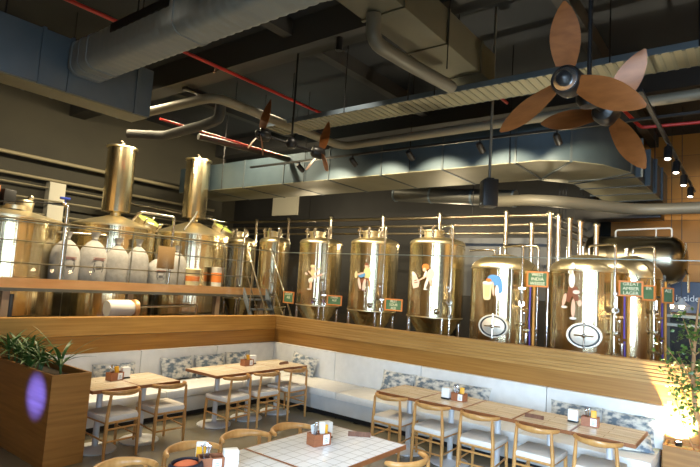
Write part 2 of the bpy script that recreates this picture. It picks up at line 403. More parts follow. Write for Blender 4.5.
table('dining_table', 'plank-topped table half hidden by the left planter', -4.385, -1.69, .553, .70, TABLE_X, G1)
table('dining_table', 'plank-topped table right of the one beside the left planter', -3.829, -1.69, .553, .70, TABLE_X, G1)
for i, lb in enumerate(('plank-topped table at the left end of the three joined in the corner', 'plank-topped middle table of the three joined in the corner', 'plank-topped table standing in the corner between the two benches')):
    table('dining_table', lb, -2.7 + i * .6, -1.69, .596, .70, TABLE_X, G1)
for i, lb in enumerate(('plank-topped table at the far end of the right row', 'second table of the right row, bearing the far caddy', 'bare middle table of the right row', 'fourth table of the right row with a dark wood block on it', 'nearest table of the right row, beside the tree planter')):
    table('dining_table', lb, -1.63, -3.535 - (i + 1) * .595, .70, .591, TABLE_Y, G2)
table('tiled_table', 'large white tiled table with brown edge in the right foreground', -4.45, -5.04, 1.09, .82, TILE, G3)
table('tiled_table', 'white tiled table at the bottom left of the picture, beside another tiled one', -5.55, -5.04, 1.09, .82, TILE, G3)

# ------------------------------------------------------------------ chairs
def rail_bm():
    m = MB(); n = 22; vs = []; fs = []
    for i in range(n + 1):
        a = PI * (.03 + .94 * i / n)
        x = .215 * math.cos(a); y = -.09 - .20 * math.sin(a) ** .9
        s = abs(math.cos(a)); hh = .021 + .014 * (1 - s); tt = .020 - .003 * (1 - s)
        nx, ny = math.cos(a), -math.sin(a); l = math.hypot(nx, ny); nx /= l; ny /= l
        lean = .010 * (1 - s)
        if i in (0, n): hh *= .7; tt *= .7
        for k in range(10):
            b = 2 * PI * k / 10
            vs.append((x + nx * tt * math.cos(b) + nx * lean * math.sin(b), y + ny * tt * math.cos(b) + ny * lean * math.sin(b), .728 + hh * math.sin(b)))
    for i in range(n):
        for k in range(10): fs.append((i * 10 + k, i * 10 + (k + 1) % 10, (i + 1) * 10 + (k + 1) % 10, (i + 1) * 10 + k))
    fs += [tuple(reversed(range(10))), tuple(range(n * 10, n * 10 + 10))]
    return m.add(vs, fs)
def make_chair():
    t = thing('dining_chair', '', 'chair')
    rail_bm().build('top_rail', W_CHAIR, t, True, 60)
    for s in (-1, 1):
        MB().tube([(s * .20, -.235, 0), (s * .198, -.228, .25), (s * .194, -.225, .46), (s * .178, -.235, .72)], [.014, .0205, .0205, .015], 10).build('leg', W_CHAIR, t)
        MB().tube([(s * .205, .205, 0), (s * .20, .20, .25), (s * .195, .195, .425)], [.014, .0195, .0205], 10).build('leg', W_CHAIR, t)
        MB().tube([(s * .20, .20, .24), (s * .205, -.215, .22)], .010, 8).build('stretcher', W_CHAIR, t)
    MB().tube([(-.205, -.212, .20), (.205, -.212, .20)], .011, 8).build('stretcher', W_CHAIR, t)
    MB().tube([(-.2, -.222, .335), (.2, -.222, .335)], .012, 8).build('stretcher', W_CHAIR, t)
    fr = MB()
    for a, b in (((-.195, .195, .41), (.195, .195, .41)), ((-.195, -.225, .41), (.195, -.225, .41)), ((-.195, -.225, .41), (-.195, .195, .41)), ((.195, -.225, .41), (.195, .195, .41))):
        fr.tube([a, b], .015, 8)
    fr.build('seat_frame', W_CHAIR, t)
    MB().box((0, -.012, .448), (.435, .45, .068), 0, .028).build('seat_pad', SEATC, t)
    return t
ch0 = make_chair(); used = [False]
def chair(x, y, rz, label, group):
    if not used[0]:
        used[0] = True; ch0.location = (x, y, 0); ch0.rotation_euler = (0, 0, rz); ch0['label'] = label; ch0['group'] = group; return ch0
    return dup(ch0, (x, y, 0), rz, label, group)
CG1, CG2, CG3 = 'chairs at the left bench tables', 'chairs at the right row of tables', 'chairs around the tiled tables'
chair(-4.07, -1.57, .05, 'pale wood chair beside the left planter', CG1)
chair(-3.44, -1.57, -.04, 'pale wood chair at the right end of the left pair of tables', CG1)
chair(-2.43, -1.62, .06, 'pale wood chair at the left end of the corner tables', CG1)
chair(-1.86, -1.62, -.02, 'pale wood chair in the middle of the three at the corner tables', CG1)
chair(-1.27, -1.62, .03, 'pale wood chair at the corner tables, nearest the bench corner', CG1)
for y, rz, lb in ((-3.79, .03, 'pale wood chair at the far end of the right row of tables'), (-4.38, -.04, 'second chair from the far end of the right row, before the cutlery caddy'),
                  (-4.96, .03, 'middle chair of the right row of five'), (-5.60, -.02, 'fourth chair of the right row, before the dark wood block'), (-6.18, .04, 'chair nearest the tree planter in the right row')):
    chair(-1.53, y, -PI / 2 + rz, lb, CG2)
for x, y, rz, lb in ((-5.35, -4.12, PI - .22, 'chair at the bottom left whose curved back rail just shows'), (-4.77, -4.10, PI - .18, 'chair with curved back rail behind the dark bag and yellow pack'),
                     (-4.25, -4.10, PI - .28, 'chair with curved back rail where the two tiled tables meet'), (-3.75, -4.20, PI - .10, 'chair with curved back rail behind the caddy on the front tiled table')):
    chair(x, y, rz, lb, CG3)
chair(-3.60, -5.05, -.12, 'chair on the near side of the front tiled table, only its rail in view', CG3)

# ------------------------------------------------------------------ table things
def caddy(x, y, rz, label, kind=0):
    t = thing('cutlery_caddy', label, 'caddy', (x, y, .7505), rz, 'wooden caddies on the tables')
    m = MB(); w, d, h, th = .17, .11, .095, .008
    m.b2((-w / 2, -d / 2, 0), (w / 2, d / 2, th)); m.b2((-w / 2, -d / 2, th), (w / 2, -d / 2 + th, h)); m.b2((-w / 2, d / 2 - th, th), (w / 2, d / 2, h))
    for s in (-1, 1): m.box((s * (w / 2 - th / 2), 0, h / 2 + th / 2), (th, d - 2 * th, h - th))
    m.box((0, 0, h / 2), (th, d - 2 * th, h - .02))
    m.build('box', W_CADDY, t, False)
    MB().box((.035, -d / 2 - .0015, .05), (.06, .003, .075)).build('paper_label', PAPER, t, False)
    c = MB()
    for k in range(3): c.box((.035, -d / 2 - .0035, .03 + k * .014), (.035 - k * .006, .001, .006))
    c.build('label_print', mat('label_ink', (.25, .3, .5), .7), t, False)
    for k in range(4):
        a = random.uniform(-.25, .25)
        MB().tube([(-.05 + k * .012, .01, .012), (-.05 + k * .012 + a * .1, .01 + .02 * math.sin(k * 3), .145 + .012 * (k % 2))], .0045, 6).lathe([(.001, -.014), (.011, -.004), (.011, .006), (.002, .014)], (-.05 + k * .012 + a * .1, .01 + .02 * math.sin(k * 3), .155 + .012 * (k % 2)), 8, sy=.3).build('fork', CUTL, t)
    if kind == 0:
        MB().box((.03, .012, .10), (.055, .02, .12), .2, .004, ('X', -.2)).build('sauce_bottle', YELLOWC, t)
    elif kind == 1:
        MB().box((.04, .01, .10), (.06, .004, .14), .1, 0, ('X', -.15)).build('menu_card', PAPER, t, False)
        MB().box((-.035, .02, .10), (.075, .003, .12), .3, 0, ('X', -.25)).build('menu_card', PAPER, t, False)
        MB().box((.065, -.01, .095), (.018, .018, .12), 0, .004).build('sauce_bottle', YELLOWC, t)
    return t
def napkin(x, y, rz, label):
    t = thing('napkin_holder', label, 'napkin holder', (x, y, .7505), rz, 'white napkin holders on the tables')
    MB().box((0, 0, .008), (.105, .08, .016), 0, .003).build('foot', BLACK, t)
    MB().box((0, 0, .076), (.105, .075, .12), 0, .012).build('dispenser', NAPK, t)
    MB().box((0, -.0385, .08), (.06, .002, .06)).build('napkin', PAPER, t, False)
    return t
caddy(-3.90, -1.25, .1, 'brown wooden caddy with paper label on the left planter-side tables'); napkin(-3.74, -1.20, .0, 'white napkin holder beside the caddy on the left planter-side tables')
caddy(-1.78, -1.24, .0, 'brown wooden caddy on the corner tables'); napkin(-1.61, -1.17, 0, 'white napkin holder beside the caddy on the corner tables')
caddy(-1.27, -4.52, -PI / 2 - .0, 'brown caddy with orange bottle, far one of the right row of tables'); napkin(-1.30, -4.36, -PI / 2, 'white napkin holder on the second table of the right row')
caddy(-1.21, -6.01, -PI / 2 + .1, 'brown caddy with forks near the tree planter end of the right row'); napkin(-1.18, -5.83, -PI / 2, 'white napkin holder between the last two tables of the right row')
caddy(-3.93, -4.54, -.25, 'brown caddy with menu cards on the front tiled table', 1); napkin(-3.74, -4.45, -.3, 'white napkin holder behind the caddy on the front tiled table')
caddy(-4.95, -4.43, -.5, 'brown caddy of forks at the bottom left, beside the dark bag', 2); napkin(-4.835, -4.50, -.5, 'white napkin holder at the bottom left of the picture, beside the yellow pack')
# yellow-white pouch beside the lower caddy
t = thing('sauce_pack', 'yellow and white pack standing upright among the forks, bottom left', 'pack', (-4.955, -4.325, .7505), -.6)
MB().box((0, 0, .085), (.07, .03, .17), 0, .01).build('wrapper', D_WHITE, t); MB().box((0, -.0165, .082), (.066, .003, .115)).build('yellow_front', YELLOWC, t, False)
# dark bag with orange lining on the lower table
t = thing('open_bag', 'dark navy open bag with an orange lining at the bottom edge', 'bag', (-5.13, -4.40, .7505), .1)
BAGM = mat('bag_leather', (.012, .016, .03), .5)
MB().lathe([(.10, 0), (.125, .02), (.130, .04), (.122, .075), (.110, .088), (.098, .08), (.105, .05), (.10, .02)], (0, 0, 0), 24, sy=.8).build('shell', BAGM, t)
MB().lathe([(.001, .092), (.05, .088), (.085, .074), (.099, .05)], (0, 0, 0), 20, sy=.78).build('lining', ORANGEF, t)
for x, y, rz, lb in ((-1.16, -1.42, .1, 'dark wooden block sign on the corner tables'), (-3.47, -4.62, -.95, 'dark wooden block sign on the front tiled table'), (-1.37, -5.47, -PI / 2 + .1, 'dark wooden block sign on the fourth table of the right row')):
    o = MB().prism([(-.022, 0), (.022, 0), (0, .038)], -.10, .10, Matrix.Translation((0, 0, 0)) @ Matrix(((0, 0, 1, 0), (1, 0, 0, 0), (0, 1, 0, 0), (0, 0, 0, 1)))).build('table_sign', W_DARK, None, False)
    o.location = (x, y, .7505); o.rotation_euler = (0, 0, rz); tag(o, lb, 'sign', 'wooden block signs on the tables')
SPOT_E, SPOT_E2, DAY_W, DAY_S, DIN_E, BREW_E, OCH_E, UP_E, LED_E, WASH_E = 210, 60, 1300, 300, 300, 340, 90, 800, 3000, 260
# ------------------------------------------------------------------ planters and plants
t = thing('planter_box', 'tall orange wood planter box at the left of the picture with green plants in it', 'planter', (-4.607, -.865, 0))
m = MB(); w, d, h, th = .412, 1.59, .95, .03
m.b2((-w / 2, -d / 2, 0), (-w / 2 + th, d / 2, h)); m.b2((w / 2 - th, -d / 2, 0), (w / 2, d / 2, h)); m.b2((-w / 2 + th, -d / 2, 0), (w / 2 - th, -d / 2 + th, h)); m.b2((-w / 2 + th, d / 2 - th, 0), (w / 2 - th, d / 2, h))
m.build('box', W_PLANTER, t, False)
MB().b2((-w / 2 + th, -d / 2 + th, 0), (w / 2 - th, d / 2 - th, .87)).build('soil', SOIL, t, False)
t = thing('planter_box', 'low brown wood planter with pebbles under the tree at the right edge', 'planter', (-.175, -7.25, 0))
m = MB(); w, d, h = .33, 1.36, .52
m.b2((-w / 2, -d / 2, 0), (-w / 2 + th, d / 2, h)); m.b2((w / 2 - th, -d / 2, 0), (w / 2, d / 2, h)); m.b2((-w / 2 + th, -d / 2, 0), (w / 2 - th, -d / 2 + th, h)); m.b2((-w / 2 + th, d / 2 - th, 0), (w / 2 - th, d / 2, h))
m.build('box', W_PLANTER, t, False)
MB().b2((-w / 2 + th, -d / 2 + th, 0), (w / 2 - th, d / 2 - th, .485)).build('pebbles', PEBBLE, t, False)

def blade_leaf(m, base, az, L, rise, droop, wd):
    n = 7; vs = []; fs = []
    for i in range(n + 1):
        s = i / n; r = L * s * (.35 + .5 * s); z = rise * s - droop * s ** 2.6
        ww = wd * math.sin(PI * min(1, .12 + .88 * s)) ** .7 if i < n else .001
        c = Vector(base) + Vector((math.cos(az) * r, math.sin(az) * r, z)); p = Vector((-math.sin(az), math.cos(az), 0))
        vs += [c - p * ww, c + Vector((0, 0, -.3 * ww)), c + p * ww]
    for i in range(n): fs += [(i * 3, i * 3 + 1, i * 3 + 4, i * 3 + 3), (i * 3 + 1, i * 3 + 2, i * 3 + 5, i * 3 + 4)]
    m.add(vs, fs)
def strap_plant(x, y, nl, L, rise, label, wd=.017, stems=4):
    t = thing('strap_leaf_plant', label, 'plant', (x, y, .87), random.random() * 6, 'plants in the left planter')
    f = MB(); s = MB()
    for k in range(stems):
        bx, by = random.uniform(-.05, .05), random.uniform(-.05, .05); hh = random.uniform(.04, .16)
        s.tube([(bx, by, -.01), (bx * 1.4, by * 1.4, hh)], .010, 6)
        for j in range(nl):
            blade_leaf(f, (bx * 1.4, by * 1.4, hh - .02), random.random() * 2 * PI, L * random.uniform(.6, 1.1), rise * random.uniform(.5, 1.1), random.uniform(.05, .24), wd * random.uniform(.7, 1.2))
    f.build('foliage', LEAF, t, True, 80); s.build('stem', LEAF, t)
strap_plant(-4.66, -.28, 11, .42, .38, 'bushy green plant at the far left end of the tall planter')
strap_plant(-4.58, -.62, 11, .40, .38, 'bushy green plant second from the wall in the tall planter')
strap_plant(-4.66, -.95, 10, .38, .34, 'bushy green plant in the middle of the tall planter')
strap_plant(-4.56, -1.36, 9, .48, .46, 'sparse arching plant nearest the front corner of the tall planter', .018, 2)

t = thing('potted_tree', 'slim leafy tree lit from below in the right planter', 'tree', (-.17, -6.86, .485))
tr = MB(); lf = MB(); br = MB(); tips = []
tr.tube([(.02, -.08, -.02), (.0, -.06, .25), (-.02, .0, .5), (0, .02, .85), (.02, 0, 1.25), (.0, -.04, 1.7)], [.035, .03, .026, .022, .015, .007], 8)
for k, (dx, yy, zz) in enumerate(((-.06, -6.57, 1.61), (.03, -6.70, 1.52), (-.05, -6.72, 1.20), (.02, -6.64, 1.33), (-.1, -6.80, 1.80), (.05, -6.90, 1.93), (-.04, -6.80, 1.02), (-.12, -6.93, 1.42), (.08, -6.98, 1.66), (-.05, -7.03, 1.22), (.05, -6.86, .88), (-.02, -7.06, 1.85), (.0, -6.74, 1.95))):
    p2 = Vector((dx, yy + 6.86, zz - .485)); z = max(.3, p2.z - .32)
    p0 = Vector((0, .0, z)); p1 = (p0 + p2) / 2 + Vector((0, 0, -.04))
    br.tube([p0, p1, p2], [.008, .006, .003], 5); tips += [p1, p2, (p1 + p2) / 2]
br.tube([(.02, .0, -.01), (-.03, .12, .3), (-.05, .20, .62)], [.008, .007, .004], 5); tips += [Vector((-.05, .2, .62)), Vector((-.04, .15, .45))]
for k in range(640):
    p = random.choice(tips) + Vector((random.gauss(0, .05), random.gauss(0, .055), random.gauss(0, .06)))
    L = random.uniform(.04, .07); a = random.random() * 6.28; e = random.uniform(-.9, .5)
    d = Vector((math.cos(a) * math.cos(e), math.sin(a) * math.cos(e), math.sin(e))); s_ = d.orthogonal().normalized()
    s_ = Matrix.Rotation(random.random() * 3, 3, d) @ s_; nn = d.cross(s_)
    vs = [p, p + d * L * .35 + s_ * L * .38 + nn * .004, p + d * L, p + d * L * .35 - s_ * L * .38 + nn * .004, p + d * L * .4 - nn * .003]
    lf.add(vs, [(0, 1, 4), (1, 2, 4), (2, 3, 4), (3, 0, 4)])
tr.build('trunk', BARK, t); br.build('branch', BARK, t); lf.build('foliage', LEAF2, t, True, 80)
t = thing('uplight', 'small bright floor uplight in the pebbles at the foot of the tree', 'lamp', (-.10, -6.70, .4855))
MB().lathe([(.035, 0), (.04, .045), (.036, .05), (.034, .04), (.001, .04)], (0, 0, 0), 20).build('housing', BLACKM, t)
MB().lathe([(.033, .041), (.001, .043)], (0, 0, 0), 20).build('lens', mat('uplight_lens', (1, .9, .75), .4, emit=60, emitcol=(1, .88, .68)), t)

# ------------------------------------------------------------------ tanks
def ell(cx, cy, rx, ry, rot=0, n=14):
    c, s = math.cos(rot), math.sin(rot)
    return [(cx + rx * math.cos(2 * PI * k / n) * c - ry * math.sin(2 * PI * k / n) * s, cy + rx * math.cos(2 * PI * k / n) * s + ry * math.sin(2 * PI * k / n) * c) for k in range(n)]
def decal(t, r, a0, zc, polys):
    me = bpy.data.meshes.new('decal'); vs = []; fs = []; mi = []; mats = []
    for L, (mt, pts) in enumerate(polys):
        if mt not in mats: mats.append(mt)
        n = len(pts); cx = sum(p[0] for p in pts) / n; cy = sum(p[1] for p in pts) / n
        rr = r + .004 + .0012 * L; b = len(vs)
        def pt(u, v): a = a0 + u / r; return (rr * math.cos(a), rr * math.sin(a), zc + v)
        vs.append(pt(cx, cy)); q = []
        for i in range(n):
            p0, p1 = pts[i], pts[(i + 1) % n]; q += [p0, ((p0[0] + p1[0]) / 2, (p0[1] + p1[1]) / 2)]
        N = len(q)
        for p in q: vs.append(pt((p[0] + cx) / 2, (p[1] + cy) / 2))
        for p in q: vs.append(pt(*p))
        for i in range(N):
            j = (i + 1) % N
            fs += [(b, b + 1 + i, b + 1 + j), (b + 1 + i, b + 1 + N + i, b + 1 + N + j, b + 1 + j)]; mi += [mats.index(mt)] * 2
    me.from_pydata(vs, [], fs); me.update()
    for mt in mats: me.materials.append(mt)
    me.polygons.foreach_set('material_index', mi)
    o = bpy.data.objects.new('decal', me); COL.objects.link(o); o.parent = t; return o
def leg_tubes(t, r, z, n=4, r_=.035):
    for k in range(n):
        a = PI / 4 + k * PI / 2; p = (r * .93 * math.cos(a), r * .93 * math.sin(a))
        MB().tube([(p[0], p[1], 0), (p[0], p[1], z)], r_, 12).lathe([(.06, 0), (.06, .012), (.01, .014)], (p[0], p[1], 0), 14).build('leg', PIPE, t)
def valve(t, p, s=1, az=PI):
    x, y, z = p; ux, uy = math.cos(az), math.sin(az)
    v = MB(); v.tube([(x, y, z), (x + ux * .09 * s, y + uy * .09 * s, z), (x + ux * .09 * s, y + uy * .09 * s, z + .12 * s)], .016 * s, 8, smooth=.03)
    v.lathe([(.03 * s, -.012), (.03 * s, .012), (.001, .013)], (x + ux * .05 * s, y + uy * .05 * s, z), 12, axis=(ux, uy, 0))
    v.lathe([(.026 * s, 0), (.026 * s, .015)], (x + ux * .09 * s, y + uy * .09 * s, z + .11 * s), 12)
    v.box((x + ux * .09 * s, y + uy * .09 * s, z + .15 * s), (.02 * s, .06 * s, .02 * s), az)
    v.build('sample_valve', PIPE, t)
def fermenter(y, r, z0, z1, label, x=1.5, group='tall cylindrical fermenters'):
    t = thing('fermenter_tank', label, 'tank', (x, y, 0), 0, group)
    MB().lathe([(r, z0), (r, z1)], (0, 0, 0), 64).build('body', STEEL, t)
    b = MB()
    for z in (z0 + .004, z1 - .012): b.lathe([(r, z - .012), (r + .008, z - .006), (r + .008, z + .006), (r, z + .012)], (0, 0, 0), 64)
    b.build('weld_band', STEEL2, t)
    MB().lathe([(.045, z0 - .75), (.06, z0 - .70), (r * .98, z0 - .02), (r, z0)], (0, 0, 0), 64).build('cone', STEEL, t)
    MB().lathe([(r, z1), (r * .985, z1 + .03), (r * .9, z1 + .062), (r * .62, z1 + .105), (r * .3, z1 + .128), (.001, z1 + .135)], (0, 0, 0), 64).build('dome', STEEL2, t)
    MB().lathe([(.17 * r / .5, z1 + .09), (.17 * r / .5, z1 + .20), (.19 * r / .5, z1 + .205), (.19 * r / .5, z1 + .235), (.08, z1 + .26), (.001, z1 + .265)], (-.16 * r / .5, 0, 0), 28).build('top_manway', STEEL2, t)
    for k, (a, d) in enumerate(((1.2, .33), (2.6, .36), (-1.9, .34), (.2, .30), (-2.9, .37))):
        q = (d * r / .5 * math.cos(a), d * r / .5 * math.sin(a))
        f = MB(); f.lathe([(.022, z1 + .07), (.022, z1 + .17), (.04, z1 + .175), (.04, z1 + .20), (.022, z1 + .21), (.022, z1 + .26), (.034, z1 + .27), (.034, z1 + .30), (.001, z1 + .31)], (*q, 0), 14)
        f.box((q[0], q[1], z1 + .24), (.12, .03, .03), a); f.build('top_fitting', PIPE, t)
    leg_tubes(t, r, z0 + .02)
    # spray pipe down the side
    a = PI + .98; q = ((r + .05) * math.cos(a), (r + .05) * math.sin(a))
    MB().tube([(0.1, 0, z1 + .13), (.1, 0, z1 + .33), (q[0], q[1], z1 + .33), (q[0], q[1], .5)], .021, 10, smooth=.06).build('spray_pipe', PIPE, t)
    valve(t, (q[0], q[1], z0 + .30), 1.7, PI + .3); valve(t, (q[0] + .0, q[1], z0 + .05), 1.3, PI + .6)
    a = PI + .55; MB().lathe([(.055, -.01), (.055, .035), (.03, .045), (.001, .05)], (r * math.cos(a), r * math.sin(a), z0 + .12), 18, axis=(math.cos(a), math.sin(a), 0)).build('thermo_port', PIPE, t)
    return t
fermenter(2.97, .335, 1.55, 2.98, 'narrow fermenter standing behind the stair, farthest left of the tank row', 1.55)
fermenter(1.72, .36, 1.45, 2.97, 'narrow fermenter just right of the stair handrails')
T1 = fermenter(.255, .475, 1.58, 2.94, 'fermenter with a white-capped kicking figure printed on it')
T2 = fermenter(-1.195, .49, 1.58, 2.94, 'fermenter printed with a seated figure in a yellow shirt')
T3 = fermenter(-2.635, .515, 1.58, 2.94, 'fermenter printed with an orange-haired figure pushing a sack')
decal(T1, .475, math.radians(203), 2.18, [
    (D_YEL, ell(0, .10, .05, .08)), (SKIN, ell(.09, .14, .07, .02, .6)), (SKIN, ell(-.07, .10, .05, .018, -.8)), (SKIN, ell(0, .2, .036, .04)), (D_CREAM, ell(0, .235, .06, .03)), (D_CREAM, ell(.14, .19, .04, .025, .4)),
    (D_PINK, ell(.05, .0, .08, .035, .25)), (SKIN, ell(.15, .05, .08, .026, .35)), (D_WHITE, ell(.23, .09, .035, .02, .4)), (D_WHITE, ell(-.03, -.07, .055, .06)), (SKIN, ell(-.02, -.17, .028, .09)), (D_WHITE, ell(-.05, -.255, .05, .014)), (D_PINK, ell(-.14, .07, .04, .025, -.5))])
decal(T2, .49, math.radians(195), 2.25, [
    (D_YEL, ell(.05, .07, .075, .12, .1)), (SKIN, ell(.03, .21, .04, .05)), (D_BROWN, ell(.03, .245, .042, .025)), (D_CREAM, ell(-.20, .03, .04, .07)), (D_BLUE, ell(-.06, .03, .08, .05, .2)), (SKIN, ell(-.10, .05, .09, .018, .3)),
    (D_BROWN, ell(-.02, -.08, .12, .045, .3)), (D_PINK, ell(-.10, -.14, .03, .12, .25)), (D_PINK, ell(.0, -.16, .03, .12, -.15)), (D_BROWN, ell(-.07, -.26, .04, .016)), (D_BROWN, ell(.03, -.28, .04, .016)), (W_CHAIR, [(.08, -.06), (.12, -.06), (.13, -.28), (.11, -.28)])])
decal(T3, .515, math.radians(186), 2.28, [
    (D_PINK, ell(.10, .06, .075, .12, -.25)), (D_RED, ell(.0, .20, .07, .055)), (SKIN, ell(-.02, .15, .035, .035)), (D_WHITE, ell(.0, .06, .022, .08, -.3)), (SKIN, ell(-.05, -.01, .12, .014, .5)),
    (D_WHITE, ell(.03, -.10, .026, .10, -.25)), (SKIN, ell(.12, -.10, .024, .09, .35)), (D_WHITE, ell(.02, -.20, .04, .014)), (D_WHITE, ell(.14, -.19, .05, .014)),
    (D_PINK, [(-.30, .06), (-.20, .08), (-.10, -.08), (-.12, -.17), (-.24, -.2), (-.28, -.12)]), (D_WHITE, ell(-.26, .07, .05, .035, -.5)), (D_BROWN, ell(-.19, -.05, .04, .008, .2)), (D_BROWN, ell(-.18, -.09, .05, .008, .2))])

def bright_tank(y, r, z1, za, label, x=1.5, mw=True, ang=PI, group='domed tanks with oval hatches'):
    t = thing('domed_tank', label, 'tank', (x, y, 0), 0, group)
    MB().lathe([(r, .55), (r, z1)], (0, 0, 0), 72).build('body', STEEL, t)
    MB().lathe([(.05, .36), (r * .6, .42), (r * .93, .5), (r, .55)], (0, 0, 0), 72).build('bottom', STEEL2, t)
    H = za - z1
    MB().lathe([(r, z1), (r * .985, z1 + H * .2), (r * .9, z1 + H * .42), (r * .72, z1 + H * .66), (r * .45, z1 + H * .86), (r * .2, z1 + H * .97), (.001, za)], (0, 0, 0), 72).build('dome', STEEL2, t)
    MB().lathe([(r, z1 - .015), (r + .009, z1 - .008), (r + .009, z1 + .008), (r, z1 + .015)], (0, 0, 0), 72).build('weld_band', STEEL2, t)
    leg_tubes(t, r, .56, 4, .04)
    if mw:
        ax = (math.cos(ang), math.sin(ang), 0); c = (r * .965 * ax[0], r * .965 * ax[1], 1.555)
        Q = Matrix.Translation(c) @ Matrix(((0, 0, ax[0], 0), (0, 0, ax[1], 0), (0, 0, 0, 1), (0, 0, 0, 1))) if False else None
        def oval(pr, name, mt, par):
            m = MB(); n = 40; X = Vector((-ax[1], ax[0], 0)); Zv = Vector((0, 0, 1)); A = Vector(ax); vs = []; fs = []
            for s_, dz in pr:
                for k in range(n):
                    a = 2 * PI * k / n; vs.append(Vector(c) + X * (.23 * s_ * math.cos(a)) + Zv * (.175 * s_ * math.sin(a)) + A * dz)
            for i in range(len(pr) - 1):
                for k in range(n): fs.append((i * n + k, i * n + (k + 1) % n, (i + 1) * n + (k + 1) % n, (i + 1) * n + k))
            fs.append(tuple(range((len(pr) - 1) * n, len(pr) * n)))
            return m.add(vs, fs).build(name, mt, par)
        h = oval([(1.08, -.06), (1.08, .035), (1.04, .05), (.9, .05), (.86, .03)], 'hatch_collar', STEEL3, t)
        oval([(.93, .04), (.93, .056), (.84, .058), (.84, .04)], 'gasket', RUBBER, h)
        oval([(.83, .038), (.80, .056), (.4, .075), (.02, .08)], 'door', STEEL3, h)
        A = Vector(ax); X = Vector((-ax[1], ax[0], 0)); cc = Vector(c)
        MB().tube([cc + A * .095 - Vector((0, 0, .20)), cc + A * .095 + Vector((0, 0, .20))], .013, 8).tube([cc + A * .10 - X * .13, cc + A * .10 + X * .13], .012, 8).lathe([(.03, 0), (.03, .05), (.001, .06)], cc + A * .08, 14, axis=ax).build('clamp_bar', PIPE, h)
    # top pipe
    ang = math.radians(172)
    b = ang + 1.02; q = ((r + .03) * math.cos(b), (r + .03) * math.sin(b))
    MB().tube([(-.05, -.02, za - .01), (-.05, -.02, za + .13), (q[0], q[1], za + .13), (q[0], q[1], .7)], .02, 10, smooth=.05).build('spray_pipe', PIPE, t)
    MB().lathe([(.03, 0), (.03, .1), (.045, .105), (.045, .13), (.001, .135)], (-.02, .08, za - .012), 14).build('vent', PIPE, t)
    for k, z in enumerate((1.95, 1.62, 1.30)): valve(t, (q[0], q[1], z), 1.6, ang + .5 + .3 * k)
    # level tube and hoses on the side
    b2 = ang + 1.22; q2 = ((r + .09) * math.cos(b2), (r + .09) * math.sin(b2))
    MB().tube([(q2[0], q2[1], 2.30), (q2[0] - .01, q2[1], 1.7), (q2[0] + .02, q2[1] - .02, .9)], .014, 8).build('hose', PURPLE, t)
    b3 = ang + 1.34; q3 = ((r + .10) * math.cos(b3), (r + .10) * math.sin(b3))
    MB().tube([(q3[0], q3[1], 2.45), (q3[0], q3[1], .7)], .022, 8).build('level_tube', HOSEO, t)
    MB().lathe([(.05, -.01), (.05, .04), (.03, .05), (.001, .055)], (r * math.cos(ang + .42), r * math.sin(ang + .42), 1.18), 18, axis=(math.cos(ang + .42), math.sin(ang + .42), 0)).build('outlet_port', PIPE, t)
    return t
B1 = bright_tank(-3.95, .55, 2.51, 2.77, 'domed tank with a beer mug and blue shirt printed on it', ang=math.radians(187))
B2 = bright_tank(-5.31, .57, 2.51, 2.79, 'widest domed tank, printed with a figure in a brown skirt', ang=math.radians(190))
bright_tank(-5.72, .46, 2.50, 2.88, 'domed tank standing behind, right of the brown-skirt tank', 2.75, False, PI + .2)
decal(B1, .55, math.radians(182), 2.18, [
    (D_BLUE, ell(.04, .12, .13, .085, -.3)), (D_BLUE, ell(.12, .02, .055, .12, .15)), (D_WHITE, ell(.08, -.06, .03, .10)), (D_CREAM, [(-.17, .07), (.0, .08), (-.02, -.19), (-.06, -.21), (-.12, -.21), (-.15, -.19)]), (D_YEL, [(-.14, .02), (-.03, .03), (-.045, -.16), (-.125, -.16)]),
    (D_WHITE, ell(-.085, .07, .09, .03)), (D_RED, ell(-.06, .115, .05, .03, -.1)), (SKIN, ell(.02, -.02, .02, .12, .1)), (D_WHITE, ell(.10, -.16, .03, .06))])
decal(B2, .57, math.radians(172), 2.20, [
    (D_BROWN, [(-.06, .06), (.07, .06), (.10, -.14), (.03, -.16), (.0, -.05), (-.04, -.18), (-.10, -.16)]), (D_WHITE, ell(-.01, .16, .05, .12)), (D_WHITE, ell(-.03, .29, .045, .05)), (D_WHITE, ell(.01, .37, .03, .05, .3)), (SKIN, ell(-.03, .27, .02, .03)),
    (SKIN, ell(-.12, -.14, .03, .10, -.25)), (SKIN, ell(.02, -.26, .03, .14)), (SKIN, ell(.11, -.18, .03, .05)), (D_WHITE, ell(-.12, -.25, .05, .02)), (D_WHITE, ell(.02, -.41, .05, .02)), (D_PINK, ell(.06, -.02, .05, .03))])

# horizontal tank
t = thing('horizontal_tank', 'large horizontal steel tank with a white rail on top at the far right', 'tank', (3.7, -5.60, 0))
MB().lathe([(.001, -.86), (.2, -.84), (.36, -.76), (.42, -.66), (.435, -.6), (.435, .7), (.42, .78), (.3, .87), (.001, .9)], (0, 0, 2.88), 48, axis=(0, 1, 0)).build('shell', mat('dark_steel', (.30, .27, .20), .28, 1), t)
MB().tube([(0, -.60, 3.30), (0, -.60, 3.47), (0, .33, 3.44), (0, .33, 3.27)], .016, 8, smooth=.05).tube([(0, -.35, 3.31), (0, -.35, 3.46)], .012, 8).build('top_rail', WHITE, t)
for y in (-.5, .5):
    MB().b2((-.32, y - .05, 0), (-.24, y + .05, 2.62)).b2((.24, y - .05, 0), (.32, y + .05, 2.62)).b2((-.4, y - .05, 2.45), (.4, y + .05, 2.53)).build('support_frame', GREYPIPE, t, False)
MB().tube([(-.40, -.82, 2.9), (-.46, -.86, 3.05), (-.46, -.86, 3.15)], .02, 8).tube([(-.3, -.84, 2.7), (-.5, -.9, 2.6), (-.5, -.9, 2.3)], .02, 8).build('valve_pipe', PIPE, t)

